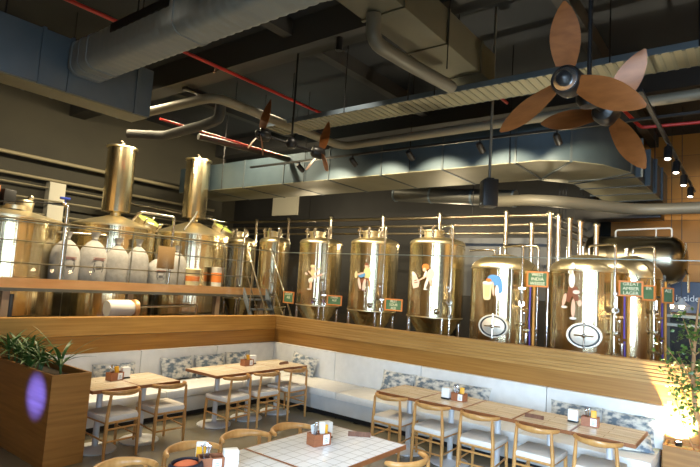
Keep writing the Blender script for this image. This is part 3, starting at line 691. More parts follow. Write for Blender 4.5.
# chalkboards hung on the tank pipework
def chalkboard(x, y, z, w, h, rz, lines, label):
    t = thing('chalkboard', label, 'chalkboard', (x, y, z), rz, 'small framed chalkboards on the tanks')
    # local: board faces -Y
    f = MB(); b = .022
    f.b2((-w / 2, -.012, -h / 2), (w / 2, .012, -h / 2 + b)); f.b2((-w / 2, -.012, h / 2 - b), (w / 2, .012, h / 2)); f.b2((-w / 2, -.012, -h / 2 + b), (-w / 2 + b, .012, h / 2 - b)); f.b2((w / 2 - b, -.012, -h / 2 + b), (w / 2, .012, h / 2 - b))
    f.build('frame', FRAME, t, False)
    MB().b2((-w / 2 + b, -.004, -h / 2 + b), (w / 2 - b, .006, h / 2 - b)).build('slate', BOARD, t, False)
    hk = MB()
    for s in (-1, 1): hk.tube([(s * w * .3, .0, h / 2), (s * w * .18, .03, h / 2 + .10)], .004, 6)
    hk.build('hanger', BLACKM, t)
    n = len(lines)
    for i, l in enumerate(lines):
        zz = h * .29 - i * h * .29
        txt('lettering', l, h * .30, CHALK, t, FY((0, -.006, zz)))
    return t
chalkboard(.90, -4.72, 2.345, .33, .24, -PI / 2, ('WEST', 'INDIA', 'WEISSE'), 'green chalkboard in orange frame between the two domed tanks')
chalkboard(.90, -6.02, 2.27, .31, .22, -PI / 2, ('GREAT', 'AMBER', 'LAGER'), 'green chalkboard in orange frame right of the brown-skirt tank')
chalkboard(.93, -2.09, 1.755, .36, .22, -PI / 2 + .1, ('BEST', 'SOUR', 'ALE'), 'chalkboard in orange frame between the seated-figure and sack-pushing fermenters')
chalkboard(.93, -.68, 1.74, .32, .20, -PI / 2 + .3, ('DARK', 'ALE'), 'chalkboard in orange frame between the kicking-figure and seated-figure fermenters')
chalkboard(.97, .63, 1.715, .36, .25, -PI / 2 - .15, ('STOUT', 'ALE'), 'chalkboard in orange frame just right of the stair')
chalkboard(1.20, -6.20, 2.23, .22, .22, -PI / 2 - .6, ('IPA',), 'small orange-framed chalkboard turned aside before the rear domed tank')
chalkboard(2.00, -6.34, 2.22, .22, .24, -PI / 2 + .95, ('ALE',), 'orange-framed chalkboard hanging behind the turned-aside one')
# navy sign at far right with shelf and lamps
t = thing('wall_sign', 'navy sign with white script lettering at the far right behind the glass', 'sign', (4.6, -6.50, 2.24), -PI / 2)
MB().b2((-.60, -.03, -.30), (.60, .03, .30), .01).build('panel', NAVY, t, False)
txt('lettering', "insider's", .17, WHITE, t, FY((-.05, -.035, -.02)))
MB().b2((-.5, .03, -2.22), (-.44, .06, .2)).b2((.44, .03, -2.22), (.5, .06, .2)).build('post', BLACKM, t, False)
t = thing('bar_counter', 'pale lit counter with shelves at the far right behind the tanks', 'counter', (4.25, -6.6, 0))
MB().b2((-.3, -.8, 0), (.3, .9, 1.69)).build('body', GREYWALL, t, False)
for z in (1.70, 1.86): MB().b2((-.35, -.85, z), (.3, .95, z + .05), .005).build('shelf', PALE, t, False)
MB().b2((.22, -.8, 1.5), (.3, .9, 1.93)).build('back_panel', GREYWALL, t, False)
for i, (y, lb) in enumerate(((-6.12, 'left bulb lamp over the pale counter at the far right'), (-6.29, 'right bulb lamp over the pale counter at the far right'))):
    t = thing('pendant_lamp', lb, 'lamp', (4.35, y, 2.06), 0, 'bulb lamps over the far counter')
    MB().ball((0, 0, 0), .045, 14, 8).build('bulb', BULB, t); MB().lathe([(.15, .02), (.05, .10), (.02, .16)], (0, 0, 0), 20).build('shade', WHITE, t); MB().tube([(0, 0, .15), (0, 0, 3.88)], .006, 6).build('cord', BLACK, t)

# ------------------------------------------------------------------ brewhouse platform, stair, vessels
t = thing('brewhouse_platform', 'raised copper-edged platform with slim railings left of the tank row', 'platform', (-4, 1.5, 0))
X0, X1 = -6.6, 5.12
MB().b2((X0, -.02, 1.71), (X1, .03, 1.86)).build('edge_beam', COPPER, t, False)
MB().b2((X0, .03, 1.70), (X1 - .02, 3.4, 1.74)).build('deck', GREYPIPE, t, False)
MB().b2((X0, -.05, 1.66), (X1, .06, 1.71)).build('lower_flange', GREYPIPE, t, False)
for x in (-6.4, -4.4, -2.3, -.2, 1.8, 3.75, 5.0):
    MB().b2((x - .05, -.03, 0), (x + .05, .07, 1.66)).build('post', mat('platform_post', (.42, .30, .20), .5, .3) if x == -6.4 else bpy.data.materials['platform_post'], t, False)
for z in (2.74, 2.41, 2.07): MB().tube([(X0, 0, z), (X1 - .42, 0, z + .03)], .016 if z > 2.7 else .010, 8).build('guard_rail', RAILM, t)
for x in (-6.3, -5.0, -3.75, -2.45, -.75, .60, 1.75, 2.75, 3.83, 4.70): MB().tube([(x, 0, 1.86), (x, 0, 2.75)], .013, 8).build('baluster', RAILM, t)
# stair
t = thing('steel_stair', 'steep grey steel stair with two slanting handrails coming down from the platform', 'stairs', (.72, 1.42, 0))
for s in (-1, 1):
    MB().prism([(0, 1.66), (0, 1.86), (-.98, .0), (-1.08, 0)], s * .33 - .02, s * .33 + .02, Matrix(((0, 0, 1, 0), (1, 0, 0, 0), (0, 1, 0, 0), (0, 0, 0, 1)))).build('stringer', STAIRM, t, False)
    MB().tube([(s * .36, .02, 2.76), (s * .36, -.02, 2.76), (s * .36, -1.0, .95), (s * .36, -1.0, 0)], .02, 10, smooth=.05).tube([(s * .36, -.25, 1.40), (s * .36, -.25, 2.34)], .014, 8).tube([(s * .36, -.75, .44), (s * .36, -.75, 1.42)], .014, 8).tube([(s * .36, .0, 2.3), (s * .36, -1.0, .5)], .012, 8).build('handrail', PIPE, t)
for k in range(8): z = 1.6 - k * .205; MB().b2((-.31, -.04 - (1.70 - z) * .55 - .1, z), (.31, -.04 - (1.70 - z) * .55 + .1, z + .03)).build('tread', STAIRM, t, False)

def vessel(x, y, r, zs, za, label, stack, hatch=True):
    t = thing('brew_vessel', label, 'vessel', (x, y, 0), 0, 'large brewhouse vessels on the platform')
    MB().lathe([(r, .85), (r, zs)], (0, 0, 0), 72).build('body', STEEL, t)
    MB().lathe([(.05, .62), (r * .8, .74), (r, .85)], (0, 0, 0), 64).build('bottom', STEEL2, t)
    H = za - zs
    MB().lathe([(r + .012, zs - .02), (r + .012, zs + .01), (r * .97, zs + .02), (r * .6, zs + H * .55), (r * .3, zs + H * .85), (.16, za), (.001, za)], (0, 0, 0), 72).build('lid', STEEL2, t)
    for k in range(4):
        a = PI / 4 + k * PI / 2; MB().tube([(r * .85 * math.cos(a), r * .85 * math.sin(a), 0), (r * .85 * math.cos(a), r * .85 * math.sin(a), .85)], .05, 12).build('leg', PIPE, t)
    if stack:
        s0, s1, sr = stack
        MB().tube([(0, 0, za - .05), (0, 0, s0 + .02)], .10, 20).build('neck', STEEL2, t)
        k = MB().lathe([(.1, s0 - .03), (sr, s0), (sr, s1)], (0, 0, 0), 48).build('vapour_stack', STEEL, t)
        MB().lathe([(sr + .03, s1), (sr + .03, s1 + .025), (sr * .7, s1 + .05), (.05, s1 + .07), (.001, s1 + .07)], (0, 0, 0), 40).build('stack_cap', STEEL2, k)
        MB().tube([(.0, .0, s1 + .06), (.0, .0, s1 + .13), (-.05, 0, s1 + .17)], .03, 10).ball((0, 0, s1 + .11), .05).build('cap_valve', PIPE, k)
    if hatch:
        hx, hy = .38 * r / .7, -.42 * r / .7; hz = zs + H * .52
        ax = Vector((.25, -.45, 1)).normalized()
        hh = MB().lathe([(.25, -.05), (.25, .03), (.27, .035), (.27, .06), (.23, .065)], (hx, hy, hz), 32, axis=ax).build('hatch_collar', STEEL2, t)
        MB().lathe([(.23, .055), (.2, .09), (.1, .115), (.001, .12)], (hx, hy, hz), 32, axis=ax).build('hatch_glass', GREENL, hh)
        for k in range(6):
            a = k * PI / 3; X = ax.orthogonal().normalized(); Y = ax.cross(X); p = Vector((hx, hy, hz)) + X * (.28 * math.cos(a)) + Y * (.28 * math.sin(a)) + ax * .05
            MB().tube([p - ax * .05, p + ax * .06], .014, 6).ball(p + ax * .065, .026, 8, 6).build('clamp_knob', PIPE, hh)
    return t
vessel(-3.85, 2.75, .82, 2.84, 3.02, 'broad low brew vessel at the far left edge, cut by the picture', None, False)
vessel(-1.85, 2.95, .80, 2.93, 3.16, 'brew vessel with the left tall vapour stack', (3.24, 4.56, .275))
vessel(.03, 2.95, .84, 2.97, 3.27, 'brew vessel with the right tall vapour stack', (3.36, 4.72, .275))
t = thing('inspection_unit', 'small dark motor and copper cup on top of the far left vessel', 'motor', (-3.75, 2.55, 3.0))
MB().box((-.22, 0, .16), (.20, .16, .28), .2, .02).build('motor_block', BLACKM, t); MB().lathe([(.12, -.05), (.14, .12), (.12, .16), (.001, .17)], (.06, 0, 0), 24).build('cup', STEEL2, t); MB().box((-.42, 0, .2), (.14, .12, .3), 0, .02).build('gearbox', W_EDGE, t); MB().ball((.14, -.02, .22), .05).build('knob', PIPE, t)
MB().tube([(-.1, 0, -.02), (-.1, 0, .05)], .2, 16).build('flange', STEEL2, t)
# gooseneck with blue valve
t = thing('gooseneck_pipe', 'upright steel pipe with a blue valve handle rising above the railing', 'pipe', (-3.39, 1.62, 1.74))
MB().tube([(0, 0, 0), (0, 0, 1.33), (-.10, 0, 1.36)], .028, 12, smooth=.05).build('riser', PIPE, t); MB().box((-.06, 0, 1.45), (.16, .05, .04), 0, .012).tube([(-.05, 0, 1.35), (-.05, 0, 1.45)], .012, 8).build('blue_handle', BLUEV, t)
MB().tube([(-.08, 0, 1.36), (-1.05, .5, 1.28)], .012, 8).build('side_rod', BLACKM, t)
def pipe(name, pts, r, label, m=PIPE, cat='pipe', n=10, sm=.06, group=None, hangers=()):
    o = MB().tube(pts, r, n, smooth=sm).build(name, m)
    for x, y, z in hangers: MB().tube([(x, y, z), (x, y, 5.99)], .007, 6).build('hanger_rod', BLACKM, o)
    return tag(o, label, cat, group)
pipe('wash_pipe', [(-3.55, 2.36, 1.74), (-3.55, 2.36, 2.66), (-2.30, 2.30, 2.70), (-2.30, 2.30, 1.74)], .026, 'gold steel pipe loop standing over the left malt sacks')
pipe('wash_pipe', [(-1.30, 1.72, 1.74), (-1.30, 1.72, 3.18), (-1.85, 2.05, 3.22), (-1.9, 2.2, 3.05)], .028, 'steel pipe bending from the left stack vessel down between the two vessels')
pipe('wash_pipe', [(-.72, 2.2, 3.0), (-.4, 2.3, 3.35), (-.1, 2.66, 3.50)], .02, 'thin slanting pipe beside the right vapour stack', GREYPIPE)

# malt sacks
def sack(x, y, h, w, label, printed=True, rz=0):
    t = thing('malt_sack', label, 'sack', (x, y, 1.74), rz, 'malt sacks on the platform')
    pr = [(w * .48, 0), (w * .55, .05), (w * .57, h * .3), (w * .56, h * .55), (w * .49, h * .68), (w * .30, h * .79), (w * .09, h * .86), (w * .15, h * .93), (w * .21, h), (w * .05, h * .97)]
    MB().lathe(pr, (0, 0, 0), 28, sy=.72).build('cloth', SACK, t, True, 70)
    if printed:
        p = MB()
        p.box((0, -w * .405, h * .36), (w * .22, .012, .045))
        for sg in (-1, 1): p.tube([(sg * w * .17, -w * .395, h * .44), (sg * w * .21, -w * .385, h * .36), (sg * w * .15, -w * .40, h * .28)], .007, 6)
        p.build('print', SACKT, t, False)
        q = MB()
        for z in (.53, .50): q.box((0, -w * .40, h * z), (w * .5, .012, .010))
        q.build('stripe', SACKR, t, False)
    MB().lathe([(w * .12, h * .845), (w * .12, h * .86), (w * .11, h * .875)], (0, 0, 0), 20, sy=.8).build('tie', SACKT, t)
    return t
sack(-3.16, 2.02, .94, .44, 'printed malt sack at the far left behind the blue-handled pipe'); sack(-2.68, 2.02, .98, .46, 'printed malt sack second from the left on the platform', True, .15)
sack(-2.24, 2.0, .92, .40, 'plain pale malt sack left of the tall gold pipe', False); sack(-1.84, 1.98, .94, .42, 'plain pale malt sack just left of the brown board', False, .2)
sack(-1.32, 2.12, .70, .40, 'shorter malt sack below and right of the brown board', True); sack(-.95, 2.0, .90, .38, 'plain sack at the right end of the malt sacks', False)
t = thing('notice_board', 'small brown board hung on the railing between the malt sacks', 'sign', (-1.57, 1.46, 2.36))
MB().box((0, 0, 0), (.36, .02, .42), 0, .004).build('panel', mat('brown_board', (.34, .21, .09), .6), t); MB().tube([(-.1, .0, .21), (-.1, .03, .40)], .005, 6).tube([(.1, .0, .21), (.1, .03, .40)], .005, 6).build('hook', BLACKM, t)
# keg and things between vessels
t = thing('hop_bucket', 'cream tub with a red label on the platform below the right stack', 'tub', (-.62, 1.95, 1.74))
MB().lathe([(.16, 0), (.19, .42), (.20, .44), (.19, .46), (.001, .46)], (0, 0, 0), 24).build('tub', D_CREAM, t); MB().lathe([(.177, .2), (.184, .30)], (0, 0, 0), 24).build('label_band', D_RED, t)
t = thing('supply_bucket', 'white cylindrical bucket with orange print on the platform near the stair', 'tub', (.02, 1.9, 1.74))
MB().lathe([(.12, 0), (.13, .5), (.14, .52), (.001, .53)], (0, 0, 0), 24).build('tub', D_WHITE, t); MB().lathe([(.127, .2), (.131, .40)], (0, 0, 0), 24).build('label_band', D_RED, t)
# pump and pipes below the platform
t = thing('transfer_pump', 'white pump with copper body under the platform at the left', 'pump', (-2.55, 1.2, 0))
MB().lathe([(.13, -.22), (.15, -.18), (.15, .18), (.11, .24), (.001, .25)], (0, 0, 1.42), 24, axis=(1, 0, 0)).build('motor', D_WHITE, t); MB().lathe([(.16, 0), (.16, .06), (.05, .10)], (.24, 0, 1.42), 24, axis=(1, 0, 0)).build('volute', COPPER, t)
MB().b2((-.25, -.16, 0), (.36, .16, 1.26), .01).build('stand', BLACKM, t); MB().b2((-.1, -.1, 1.24), (.1, .1, 1.32)).build('foot', BLACKM, t)
for k, (x0, x1, y, z) in enumerate(((-4.6, -3.2, 1.9, 1.2), (-1.9, -.6, 1.7, 1.42), (-1.2, .4, 2.0, 1.22), (-3.6, -2.0, 2.2, 1.05))):
    pipe('floor_pipe', [(x0, y, 0), (x0, y, z), (x1, y, z + .03), (x1, y, 0)], .03, ('steel pipe loop under the platform at the far left', 'steel pipe loop under the platform below the brown board', 'lowest steel pipe loop under the platform near the stair', 'steel pipe loop behind the white pump under the platform')[k], PIPE)
for k, x in enumerate((-4.55, -4.35, -4.2, -4.02)):
    pipe('riser_pipe', [(x, 1.75, 0), (x, 1.75, 1.60)], .035, ('first', 'second', 'third', 'fourth')[k] + ' upright pipe from the left edge under the platform', GREYPIPE if k % 2 else PIPE)

# ------------------------------------------------------------------ pipework behind the tanks
GP = 'steel header pipes behind the tanks'
for k, (z, r, lb) in enumerate(((3.575, .035, 'top'), (3.40, .028, 'upper middle'), (3.24, .024, 'lower'))):
    pipe('header_pipe', [(2.4, 4.9, z + .04), (2.4, -4.40, z)], r, lb + ' horizontal steel pipe running behind the whole tank row', PIPED, 'pipe', 10, .1, GP, [(2.4, 1.5, z), (2.4, -2.9, z)])
    pipe('header_pipe', [(2.45, -4.44 - k * .06, z), (4.9, -4.44 - k * .06, z + .01)], r * .9, lb + ' horizontal steel pipe turning away at the right end of the tank row', GREYPIPE, 'pipe', 10, .1, 'steel header pipes turning away at the right', [(2.9, -4.44 - k * .06, z), (4.4, -4.44 - k * .06, z)])
for k, (y, z, lb) in enumerate(((-4.48, 3.57, 'tallest bright upright pipe between the two domed tanks'), (-4.62, 3.52, 'second upright pipe right of the tallest, between the domed tanks'), (-4.80, 3.46, 'third upright pipe behind the brown-skirt tank'), (-5.0, 3.40, 'fourth upright pipe behind the brown-skirt tank'), (-5.25, 3.34, 'short upright pipe at the right end of the pipe cluster'), (-3.64, 3.62, 'upright pipe rising behind the mug tank'), (-4.16, 3.38, 'shorter upright pipe right of the mug tank top'), (-2.25, 3.62, 'upright pipe rising between the seated-figure and sack-pushing fermenters'), (-.82, 3.62, 'upright pipe behind the seated-figure fermenter'), (.62, 3.62, 'upright pipe rising behind the kicking-figure fermenter'), (2.05, 3.62, 'upright pipe rising behind the narrow fermenter by the stair'), (3.3, 3.62, 'upright pipe rising behind the farthest left fermenter'))):
    t = thing('upright_pipe', lb, 'pipe', (2.22 + .04 * (k % 3), y, 0), 0, 'upright steel pipes behind the tanks')
    MB().tube([(0, 0, 0), (0, 0, z)], .042, 14).build('tube', PIPE, t); MB().lathe([(.06, 0), (.06, .03), (.05, .05), (.001, .055)], (0, 0, z), 16).build('end_cap', PIPE, t)
pipe('loop_pipe', [(2.2, -3.66, 2.4), (2.2, -3.66, 2.98), (2.2, -4.30, 2.98), (2.2, -4.30, 1.2)], .026, 'bent steel pipe loop standing above the mug tank')
pipe('loop_pipe', [(2.35, -2.9, 2.9), (2.35, -3.42, 2.92), (2.35, -3.42, 0)], .022, 'bent steel pipe at the right shoulder of the sack-pushing fermenter')

# olive back-wall pipes at left
for k, (z, y, r) in enumerate(((3.98, 5.05, .035), (3.80, 5.08, .02), (3.19, 5.05, .025), (4.40, 5.0, .045), (3.50, 4.9, .022))):
    pipe('wall_pipe', [(-7, y, z), (2.2, y, z - .03)], r, ('thick', 'thin', 'low', 'highest and thickest', 'middle')[k] + ' horizontal pipe along the dark wall behind the vessels', WALLP, 'pipe', 10, 0, 'pipes along the dark back wall')
pipe('wall_pipe', [(-1.2, 4.6, 3.70), (2.3, 4.6, 3.62)], .05, 'pale steel pipe crossing right of the vapour stacks', PIPE)
pipe('wall_pipe', [(-1.2, 4.5, 3.30), (2.3, 4.5, 3.28)], .035, 'lower pale steel pipe crossing right of the vapour stacks', PIPE)
# ------------------------------------------------------------------ ducts and ceiling services
def hang(t, pts, z1, r=.008):
    for x, y, z in pts: MB().tube([(x, y, z), (x, y, z1)], r, 6).build('hanger_rod', BLACKM, t)
# plenum box and ribbed duct
t = thing('plenum_box', 'blue-grey duct box hanging at the upper left', 'duct')
MB().b2((-6.4, -1.40, 4.0), (-3.88, -1.0, 4.60), .008).build('casing', GALV, t)
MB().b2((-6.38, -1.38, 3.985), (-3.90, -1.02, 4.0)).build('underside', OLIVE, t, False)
for x in (-5.2, -4.9, -4.1): MB().b2((x, -1.415, 3.99), (x + .035, -.985, 4.615)).build('flange', GALV, t, False)
hang(t, [(-5.5, -1.2, 4.6), (-4.0, -1.2, 4.6)], 5.99)
t = thing('ribbed_duct', 'large flat oval ribbed duct running across the upper left to the ceiling centre', 'duct')
def stadium(w, h, n=8):
    p = []; r = h / 2 * .55
    for cx, cz, a0 in ((w / 2 - r, h / 2 - r, 0), (-w / 2 + r, h / 2 - r, PI / 2), (-w / 2 + r, -h / 2 + r, PI), (w / 2 - r, -h / 2 + r, 1.5 * PI)):
        for k in range(n + 1): a = a0 + PI / 2 * k / n; p.append((cx + r * math.cos(a), cz + r * math.sin(a)))
    return p
vs = []; fs = []; N = 0; y = -1.40; S = 36; pr = stadium(.40, .38); n = len(pr); i = 0
while y > -8.2:
    k = i % 4; e = .006 if k in (1, 2) else 0
    for px, pz in pr:
        l = math.hypot(px, pz); vs.append((-4.715 + px * (1 + e / .2), y, 4.39 + pz * (1 + e / .19)))
    if N:
        for q in range(n): fs.append(((N - 1) * n + q, (N - 1) * n + (q + 1) % n, N * n + (q + 1) % n, N * n + q))
    N += 1; i += 1; y -= (.055, .012, .03, .012)[k]
MB().add(vs, fs).build('ribbed_casing', GALVL, t, True, 50)
for yy in (-1.46, -1.62, -1.80, -3.35, -4.9):
    q = [(-4.715 + px * 1.06, 4.39 + pz * 1.06) for px, pz in pr]; MB().prism(q, -yy - .02, -yy + .02, Matrix(((1, 0, 0, 0), (0, 0, -1, 0), (0, 1, 0, 0), (0, 0, 0, 1)))).build('joint_ring', GALVL, t, True, 30)
MB().b2((-4.93, -3.3, 4.44), (-4.915, -2.3, 4.53)).build('grille', BLACKM, t, False)
hang(t, [(-4.715, -2.4, 4.58), (-4.715, -4.2, 4.58)], 5.99)
# big rectangular duct with chamfered turn
t = thing('supply_duct', 'big rectangular duct above the tanks turning away at the right', 'duct')
z0, z1 = 4.1, 4.72
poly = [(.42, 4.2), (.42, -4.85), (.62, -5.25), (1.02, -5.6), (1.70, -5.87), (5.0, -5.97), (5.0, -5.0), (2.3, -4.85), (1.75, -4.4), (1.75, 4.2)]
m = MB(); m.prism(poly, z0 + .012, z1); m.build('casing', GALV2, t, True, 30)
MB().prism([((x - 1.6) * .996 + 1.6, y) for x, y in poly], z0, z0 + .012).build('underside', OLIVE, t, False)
DF = mat('duct_flange', (.07, .09, .105), .5, .4)
for y in (3.0, 1.75, .5, -.75, -2.0, -3.25, -4.5): MB().b2((.405, y, z0 - .012), (1.765, y + .035, z1 + .01)).build('flange', DF, t, False)
for x in (2.0, 2.75, 3.5, 4.25): MB().b2((x, -5.985, z0 - .012), (x + .035, -4.84, z1 + .01)).build('flange', DF, t, False)
for a, b in (((.62, -5.25), (1.72, -4.45)), ((1.70, -5.87), (2.28, -4.88))):
    c = ((a[0] + b[0]) / 2, (a[1] + b[1]) / 2, (z0 + z1) / 2); L = math.hypot(b[0] - a[0], b[1] - a[1]); MB().box(c, (L + .02, .035, z1 - z0 + .03), math.atan2(b[1] - a[1], b[0] - a[0])).build('flange', DF, t, False)
hang(t, [(.39, 2.5, 4.1), (.39, -.1, 4.1), (.39, -2.6, 4.1), (.39, -4.4, 4.1), (3.1, -6.0, 4.1)], 5.99)
# centre duct
t = thing('return_duct', 'dark rectangular duct running from the top of the picture to the cable tray', 'duct')
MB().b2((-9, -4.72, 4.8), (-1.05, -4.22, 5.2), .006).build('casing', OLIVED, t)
for x in (-4.2, -3.3, -2.4, -1.5): MB().b2((x, -4.735, 4.785), (x + .04, -4.205, 5.21)).build('flange', OLIVED, t, False)
hang(t, [(-3.0, -4.45, 5.2), (-1.6, -4.45, 5.2)], 5.99)
pipe('drain_pipe', [(-3.35, -4.40, 4.79), (-3.30, -4.38, 4.52), (-2.75, -4.47, 4.48), (-1.85, -4.52, 4.52)], .075, 'fat grey pipe with an elbow under the dark centre duct', GREYPIPE, n=16, sm=.12, hangers=[(-2.4, -4.74, 4.5)])
# cable tray
t = thing('cable_tray', 'long ribbed cable tray crossing the ceiling behind the big fan', 'cable tray')
MB().b2((-1.50, -11.5, 4.60), (-1.02, -.9, 4.612)).build('tray_floor', OLIVE, t, False)
for x in (-1.51, -1.02): MB().b2((x, -11.5, 4.60), (x + .012, -.9, 4.67)).build('side_rail', GALV, t, False)
f = MB()
for k in range(100): f.b2((-1.498, -11.4 + k * .105, 4.590), (-1.02, -11.4 + k * .105 + .035, 4.600))
f.build('rib', mat('tray_rib', (.20, .20, .15), .5, .3), t, False)
hang(t, [(-1.516, -2.6, 4.6), (-1.516, -3.7, 4.6), (-1.516, -4.1, 4.6), (-1.516, -6.2, 4.6), (-1.516, -7.0, 4.6)], 5.99)
pipe('ceiling_pipe', [(-2.95, .3, 4.60), (-2.90, -1.36, 4.60), (.02, -1.36, 4.60), (-.06, -4.7, 4.60), (-.22, -11, 4.60)], .07, 'grey pipe bending at the small fan and running under the cable tray', FLEX, n=14, sm=.25)
pipe('ceiling_pipe', [(-2.97, .74, 4.30), (-2.62, .24, 4.30), (-2.72, -1.0, 4.30), (-2.70, -1.25, 4.34), (-2.70, -1.25, 4.56)], .075, 'grey pipe with elbows just right of the blue-grey duct box', DULLP, n=14, sm=.15)
pipe('ceiling_pipe', [(-1.65, .69, 4.60), (-.2, .4, 4.60), (.38, .35, 4.6)], .06, 'short grey pipe left behind the small fan', DULLP, n=12)
# red sprinkler pipes
t = thing('sprinkler_pipe', 'bright red sprinkler pipe at the top centre of the ceiling', 'sprinkler pipe', group='red sprinkler pipes')
MB().tube([(-11, -3.93, 5.45), (1.4, -3.93, 5.45)], .028, 10).build('main', RED, t)
for x in (-2.1, -4.5): MB().tube([(x, -3.93, 5.45), (x, -3.93, 5.38)], .012, 8).lathe([(.02, 0), (.02, .03)], (x, -3.93, 5.34), 10).build('sprinkler_head', PIPE, t)
hang(t, [(-1.9, -3.93, 5.45), (-5, -3.93, 5.45)], 5.99)
t = thing('sprinkler_pipe', 'dim red sprinkler pipe running from the upper left to the small fan', 'sprinkler pipe', group='red sprinkler pipes')
MB().tube([(-11, -.48, 5.45), (.3, -.52, 5.45)], .028, 10).build('main', RED, t)
MB().tube([(-2.3, -.5, 5.45), (-2.3, -.5, 5.38)], .012, 8).lathe([(.02, 0), (.02, .03)], (-2.3, -.5, 5.34), 10).build('sprinkler_head', PIPE, t)
hang(t, [(-3.3, -.5, 5.45), (-.5, -.5, 5.45)], 5.99)
pipe('sprinkler_pipe', [(-2.6, .45, 4.62), (.3, .33, 4.62)], .02, 'short low red pipe behind the grey elbowed pipe', RED, 'sprinkler pipe')
pipe('sprinkler_pipe', [(.35, -5.9, 4.80), (1.05, -6.10, 4.62), (1.20, -7.6, 4.62)], .025, 'short red pipe at the right above the spotlights', RED, 'sprinkler pipe')
# dark round duct and pale tube behind
t = thing('round_duct', 'dark round duct under the big rectangular duct', 'duct')
MB().tube([(3, -.65, 4.27), (3, -3.55, 4.02)], .17, 24).build('tube', mat('dark_duct', (.10, .10, .09), .45, .4), t)
for y in (-.65, -1.6, -2.6, -3.5): z = 4.27 - (-.65 - y) * .0862; MB().tube([(3, y, z), (3, y - .05, z - .004)], .18, 24).build('collar', GALV, t)
hang(t, [(3, -1.2, 4.3), (3, -2.8, 4.15)], 5.99)
pipe('flexible_duct', [(2.35, -3.45, 3.86), (2.0, -4.15, 3.80), (2.15, -4.6, 3.78), (3.55, -5.68, 3.80), (3.45, -8.5, 3.80)], .105, 'pale round duct curving along above the horizontal tank', FLEX, 'duct', 18, .4)
t = thing('dark_duct', 'black duct unit on the ceiling at the far right before the ochre wall', 'duct', (4.5, -4.95, 3.75))
MB().b2((-.2, -1.0, 0), (.3, .6, .28), .02).build('casing', BLACKM, t); hang(t, [(0, -.5, .28), (0, .3, .28)], 2.24)

# ------------------------------------------------------------------ twin-headed fans
def fan(p1, p2, roll, label):
    p1, p2 = Vector(p1), Vector(p2); c = (p1 + p2) / 2; ax = (p1 - p2).normalized()
    t = thing('twin_fan', label, 'fan', c, 0, 'twin-headed propeller fans')
    a, b = p1 - c, p2 - c
    MB().tube([(0, 0, .08), (0, 0, 5.99 - c.z)], .016, 10).lathe([(.07, 0), (.06, -.06), (.02, -.08)], (0, 0, 5.99 - c.z), 16).build('drop_rod', BLACKM, t)
    MB().lathe([(.001, -.07), (.06, -.06), (.085, -.02), (.085, .04), (.05, .09), (.018, .11)], (0, 0, 0), 20).build('hub', BLACKM, t)
    for e, s in ((a, 1), (b, -1)):
        d = e.normalized()
        MB().tube([d * .05, e - d * .10], .022, 12).build('arm', BLACKM, t)
        mo = MB().lathe([(.03, -.15), (.075, -.13), (.095, -.08), (.095, .02), (.085, .04), (.082, .025), (.05, .03), (.045, .07), (.025, .085), (.001, .09)], e, 32, axis=d).build('motor', BLACK, t)
        X = d.cross(Vector((0, 0, 1))).normalized(); Y = d.cross(X)
        MB().lathe([(.07, .027), (.075, .034), (.064, .036)], e, 32, axis=d).build('motor_ring', CUTL, mo)
        for k in range(3):
            an = roll + k * 2 * PI / 3 + (0.5 if s < 0 else 0); r = X * math.cos(an) + Y * math.sin(an); q = d.cross(r)
            vs = []; fs = []; n = 10
            for i in range(n + 1):
                u = i / n; R = .09 + .43 * u; w = .04 + .055 * math.sin(PI * min(1, u * .85 + .12)) - .03 * u ** 4; tw = .55 - .35 * u
                cdir = q * math.cos(tw) + d * math.sin(tw); nrm = r.cross(cdir)
                if i == n: w *= .6
                for o_ in (-1, 0, 1):
                    base = e + r * R + cdir * w * o_ + d * .01
                    vs += [base + nrm * (.006 if o_ == 0 else .002), base - nrm * (.006 if o_ == 0 else .002)]
            for i in range(n):
                A = i * 6; B = A + 6
                fs += [(A, A + 2, B + 2, B), (A + 2, A + 4, B + 4, B + 2), (A + 1, B + 1, B + 3, A + 3), (A + 3, B + 3, B + 5, A + 5), (A, B, B + 1, A + 1), (A + 4, A + 5, B + 5, B + 4)]
            fs += [(0, 1, 3, 2), (2, 3, 5, 4), (n * 6, n * 6 + 2, n * 6 + 3, n * 6 + 1), (n * 6 + 2, n * 6 + 4, n * 6 + 5, n * 6 + 3)]
            MB().add(vs, fs).build('blade', BLADE, mo, True, 60)
    return t
fan((-4.02, -6.47, 3.47), (-3.10, -6.52, 3.52), .55, 'large near twin-headed fan with copper blades at the upper right')
fan((-2.25, -1.66, 4.19), (-1.36, -2.05, 4.07), .2, 'small far twin-headed fan with copper blades hanging left of centre')

